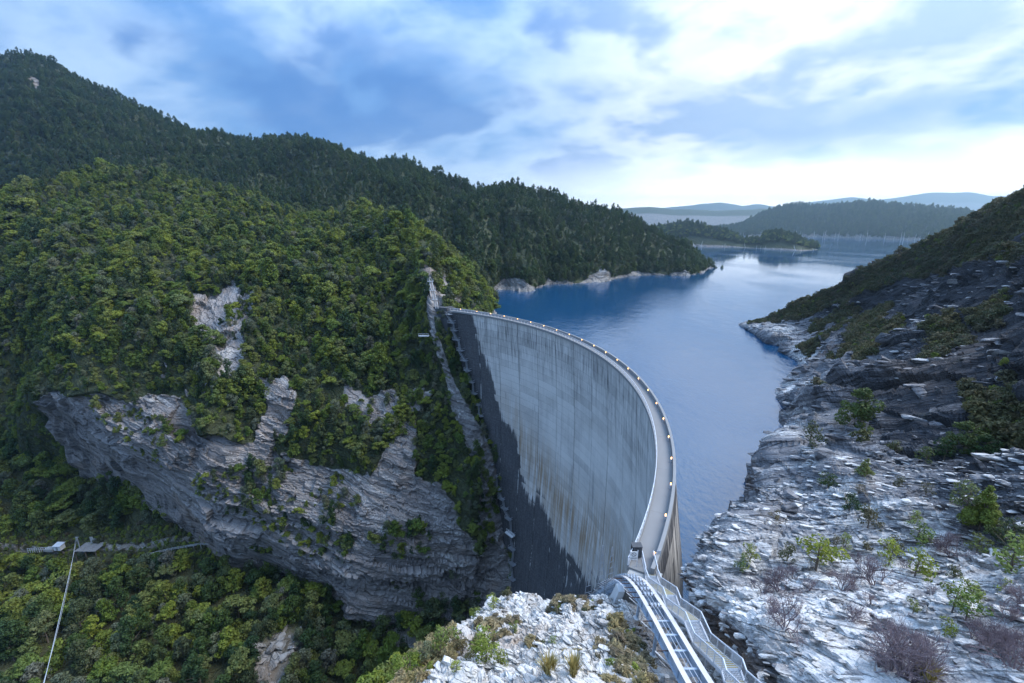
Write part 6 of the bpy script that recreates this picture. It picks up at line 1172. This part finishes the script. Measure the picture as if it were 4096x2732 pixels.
# drowned dead trunks along the far shore
dm = plain('dead_wood', (0.62, 0.60, 0.58), 0.9, var=0.2); r = np.random.default_rng(88)
dead = [MB().tube([(0, 0, -3), (0.15 * i, 0, 9), (0.3 * i - .3, 0.2, 19)], [0.7, 0.5, 0.15], 5).tube([(0.15 * i, 0, 10), (1.6, 0.5, 14)], [0.3, 0.1], 4).mesh('trunk') for i in range(3)]
for m_ in dead: m_.materials.append(dm)
sh_ = XP[:, XT.shape[1] // 2 * 0 + 2]
for i in range(95):
    k = r.integers(8, len(sh_) - 20); p = sh_[k] + (sh_[k + 1] - sh_[k]) * r.random(); yy = r.random() ** 2 * -90 + 30
    o = link('dead_tree', dead[r.integers(3)], None, None, (p[0], p[1] + yy, 0.0 if yy < 0 else 1.0)); s_ = (0.5 + 1.3 * r.random()) * (1.0 if yy > 0 else 0.45); o.scale = (s_, s_, s_); o.rotation_euler = (0.06 * r.normal(), 0.06 * r.normal(), r.random() * 6)
    tag(o, 'pale drowned tree trunk standing along the far shore', 'dead tree', 'drowned trunks along the far shore')
hs_ = HP[:, 2]
for i in range(12):
    k = r.integers(16, len(hs_) - 6); p = hs_[k]
    o = link('dead_tree', dead[r.integers(3)], None, None, (p[0], p[1] - 4 - 8 * r.random(), 0)); s_ = 0.35 + 0.5 * r.random(); o.scale = (s_, s_, s_); o.rotation_euler = (0.1 * r.normal(), 0.25 * r.normal(), r.random() * 6)
    tag(o, 'bleached dead stump on the waterline of the low headland', 'dead tree', 'stumps at the headland')

# ---------------- terrace works and cableway ----------------
pf = empty('timber_platform', PLAT[0]); tag(pf, 'weathered grey landing platform where the cables reach the terrace', 'platform')
pm = plain('weathered_planks', (0.24, 0.235, 0.23), 0.85, var=0.3)
for k in range(9): MB().box((-5.0 + k * 1.12, -3.2, 2.2 + 0.04 * (k % 3)), (-3.95 + k * 1.12, 3.2, 2.42 + 0.04 * (k % 3))).build('plank', pm, pf)
for x in (-4.8, 0, 4.8):
    for y in (-3, 3): MB().beam((x, y, -6), (x, y, 2.2), 0.35, 0.35).build('leg', M['bark'], pf)
MB().box((-2.4, 2.75, 2.5), (-0.9, 2.95, 5.6)).box((-0.85, 2.78, 2.5), (0.6, 2.98, 4.6)).build('wind_screen', M['concrete'], pf)
mast = MB().beam((-4.2, -1, 2.4), (-4.2, -1, 8.6), 0.28, 0.28).beam((-5.0, -1, 8.4), (-3.4, -1, 8.4), 0.2, 0.2).build('mast', M['steel_dim'], pf)
hut = empty('fenced_hut', PLAT[1]); tag(hut, 'small white hut and grey fencing on the terrace left of the platform', 'hut')
MB().box((-1.6, -1.2, 0), (1.6, 1.2, 2.3)).build('wall', M['white'], hut); MB().add([(-1.9, -1.5, 2.3), (1.9, -1.5, 2.3), (1.9, 1.5, 2.7), (-1.9, 1.5, 2.7), (-1.9, -1.5, 2.45), (1.9, -1.5, 2.45), (1.9, 1.5, 2.85), (-1.9, 1.5, 2.85)], [(0,3,2,1),(4,5,6,7),(0,1,5,4),(1,2,6,5),(2,3,7,6),(3,0,4,7)]).build('roof', M['steel'], hut)
MB().box((-0.5, -1.25, 0.1), (0.4, -1.205, 1.9)).build('door', M['steel_dim'], hut)
for k in range(12): MB().beam((-13 + k * 0.95, -2.0 + 0.1 * k, -0.5), (-13 + k * 0.95, -2.0 + 0.1 * k, 1.9), 0.22, 0.10).build('fence_post', M['steel'], hut)
for z in (0.9, 1.8): MB().beam((-13, -2.0, z), (-2.5, -0.9, z), 0.12, 0.14).build('fence_rail', M['steel'], hut)
MB().box((-6.0, -1.4, -0.5), (-2.2, 0.6, 0.9)).build('plinth', M['concrete'], hut)
wk = empty('boardwalk', (0, 0, 0)); tag(wk, 'narrow grey boardwalk with handrail running along the terrace edge', 'walkway')
for q in range(len(WALK) - 1):
    p0, p1 = np.array(WALK[q]), np.array(WALK[q + 1])
    p0[2] = ground(GP, p0[0], p0[1]) + 1.0; p1[2] = ground(GP, p1[0], p1[1]) + 1.0
    n = 7
    for k in range(n):
        a_, b_ = p0 + (p1 - p0) * (k + .04) / n, p0 + (p1 - p0) * (k + .96) / n; MB().beam(a_, b_, 1.3, 0.18).build('plank', pm, wk)
    for z in (0.6, 1.15): MB().beam(p0 + (0, -.9, z), p1 + (0, -.9, z), 0.10, 0.12).build('handrail', M['concrete_pale'], wk)
    for k in range(4): c = p0 + (p1 - p0) * k / 4; MB().beam(c + (0, -.9, -4), c + (0, -.9, 1.15), 0.14, 0.14).build('post', M['concrete_pale'], wk)
for i, (a_, b_, sag, rad) in enumerate(CABLES):
    a_ = np.array(a_); b_ = np.array(b_); pts = [a_ + (b_ - a_) * t_ - np.array([0, 0, sag * 4 * t_ * (1 - t_)]) for t_ in np.linspace(0, 1, 40)]
    o = MB().tube(pts, rad, 6).build('cable', M['wire'], None, None, True); tag(o, ['thick pale cable slanting from the terrace platform over the forest', 'thin cable hanging beside the thick one over the forest'][i], 'cable')
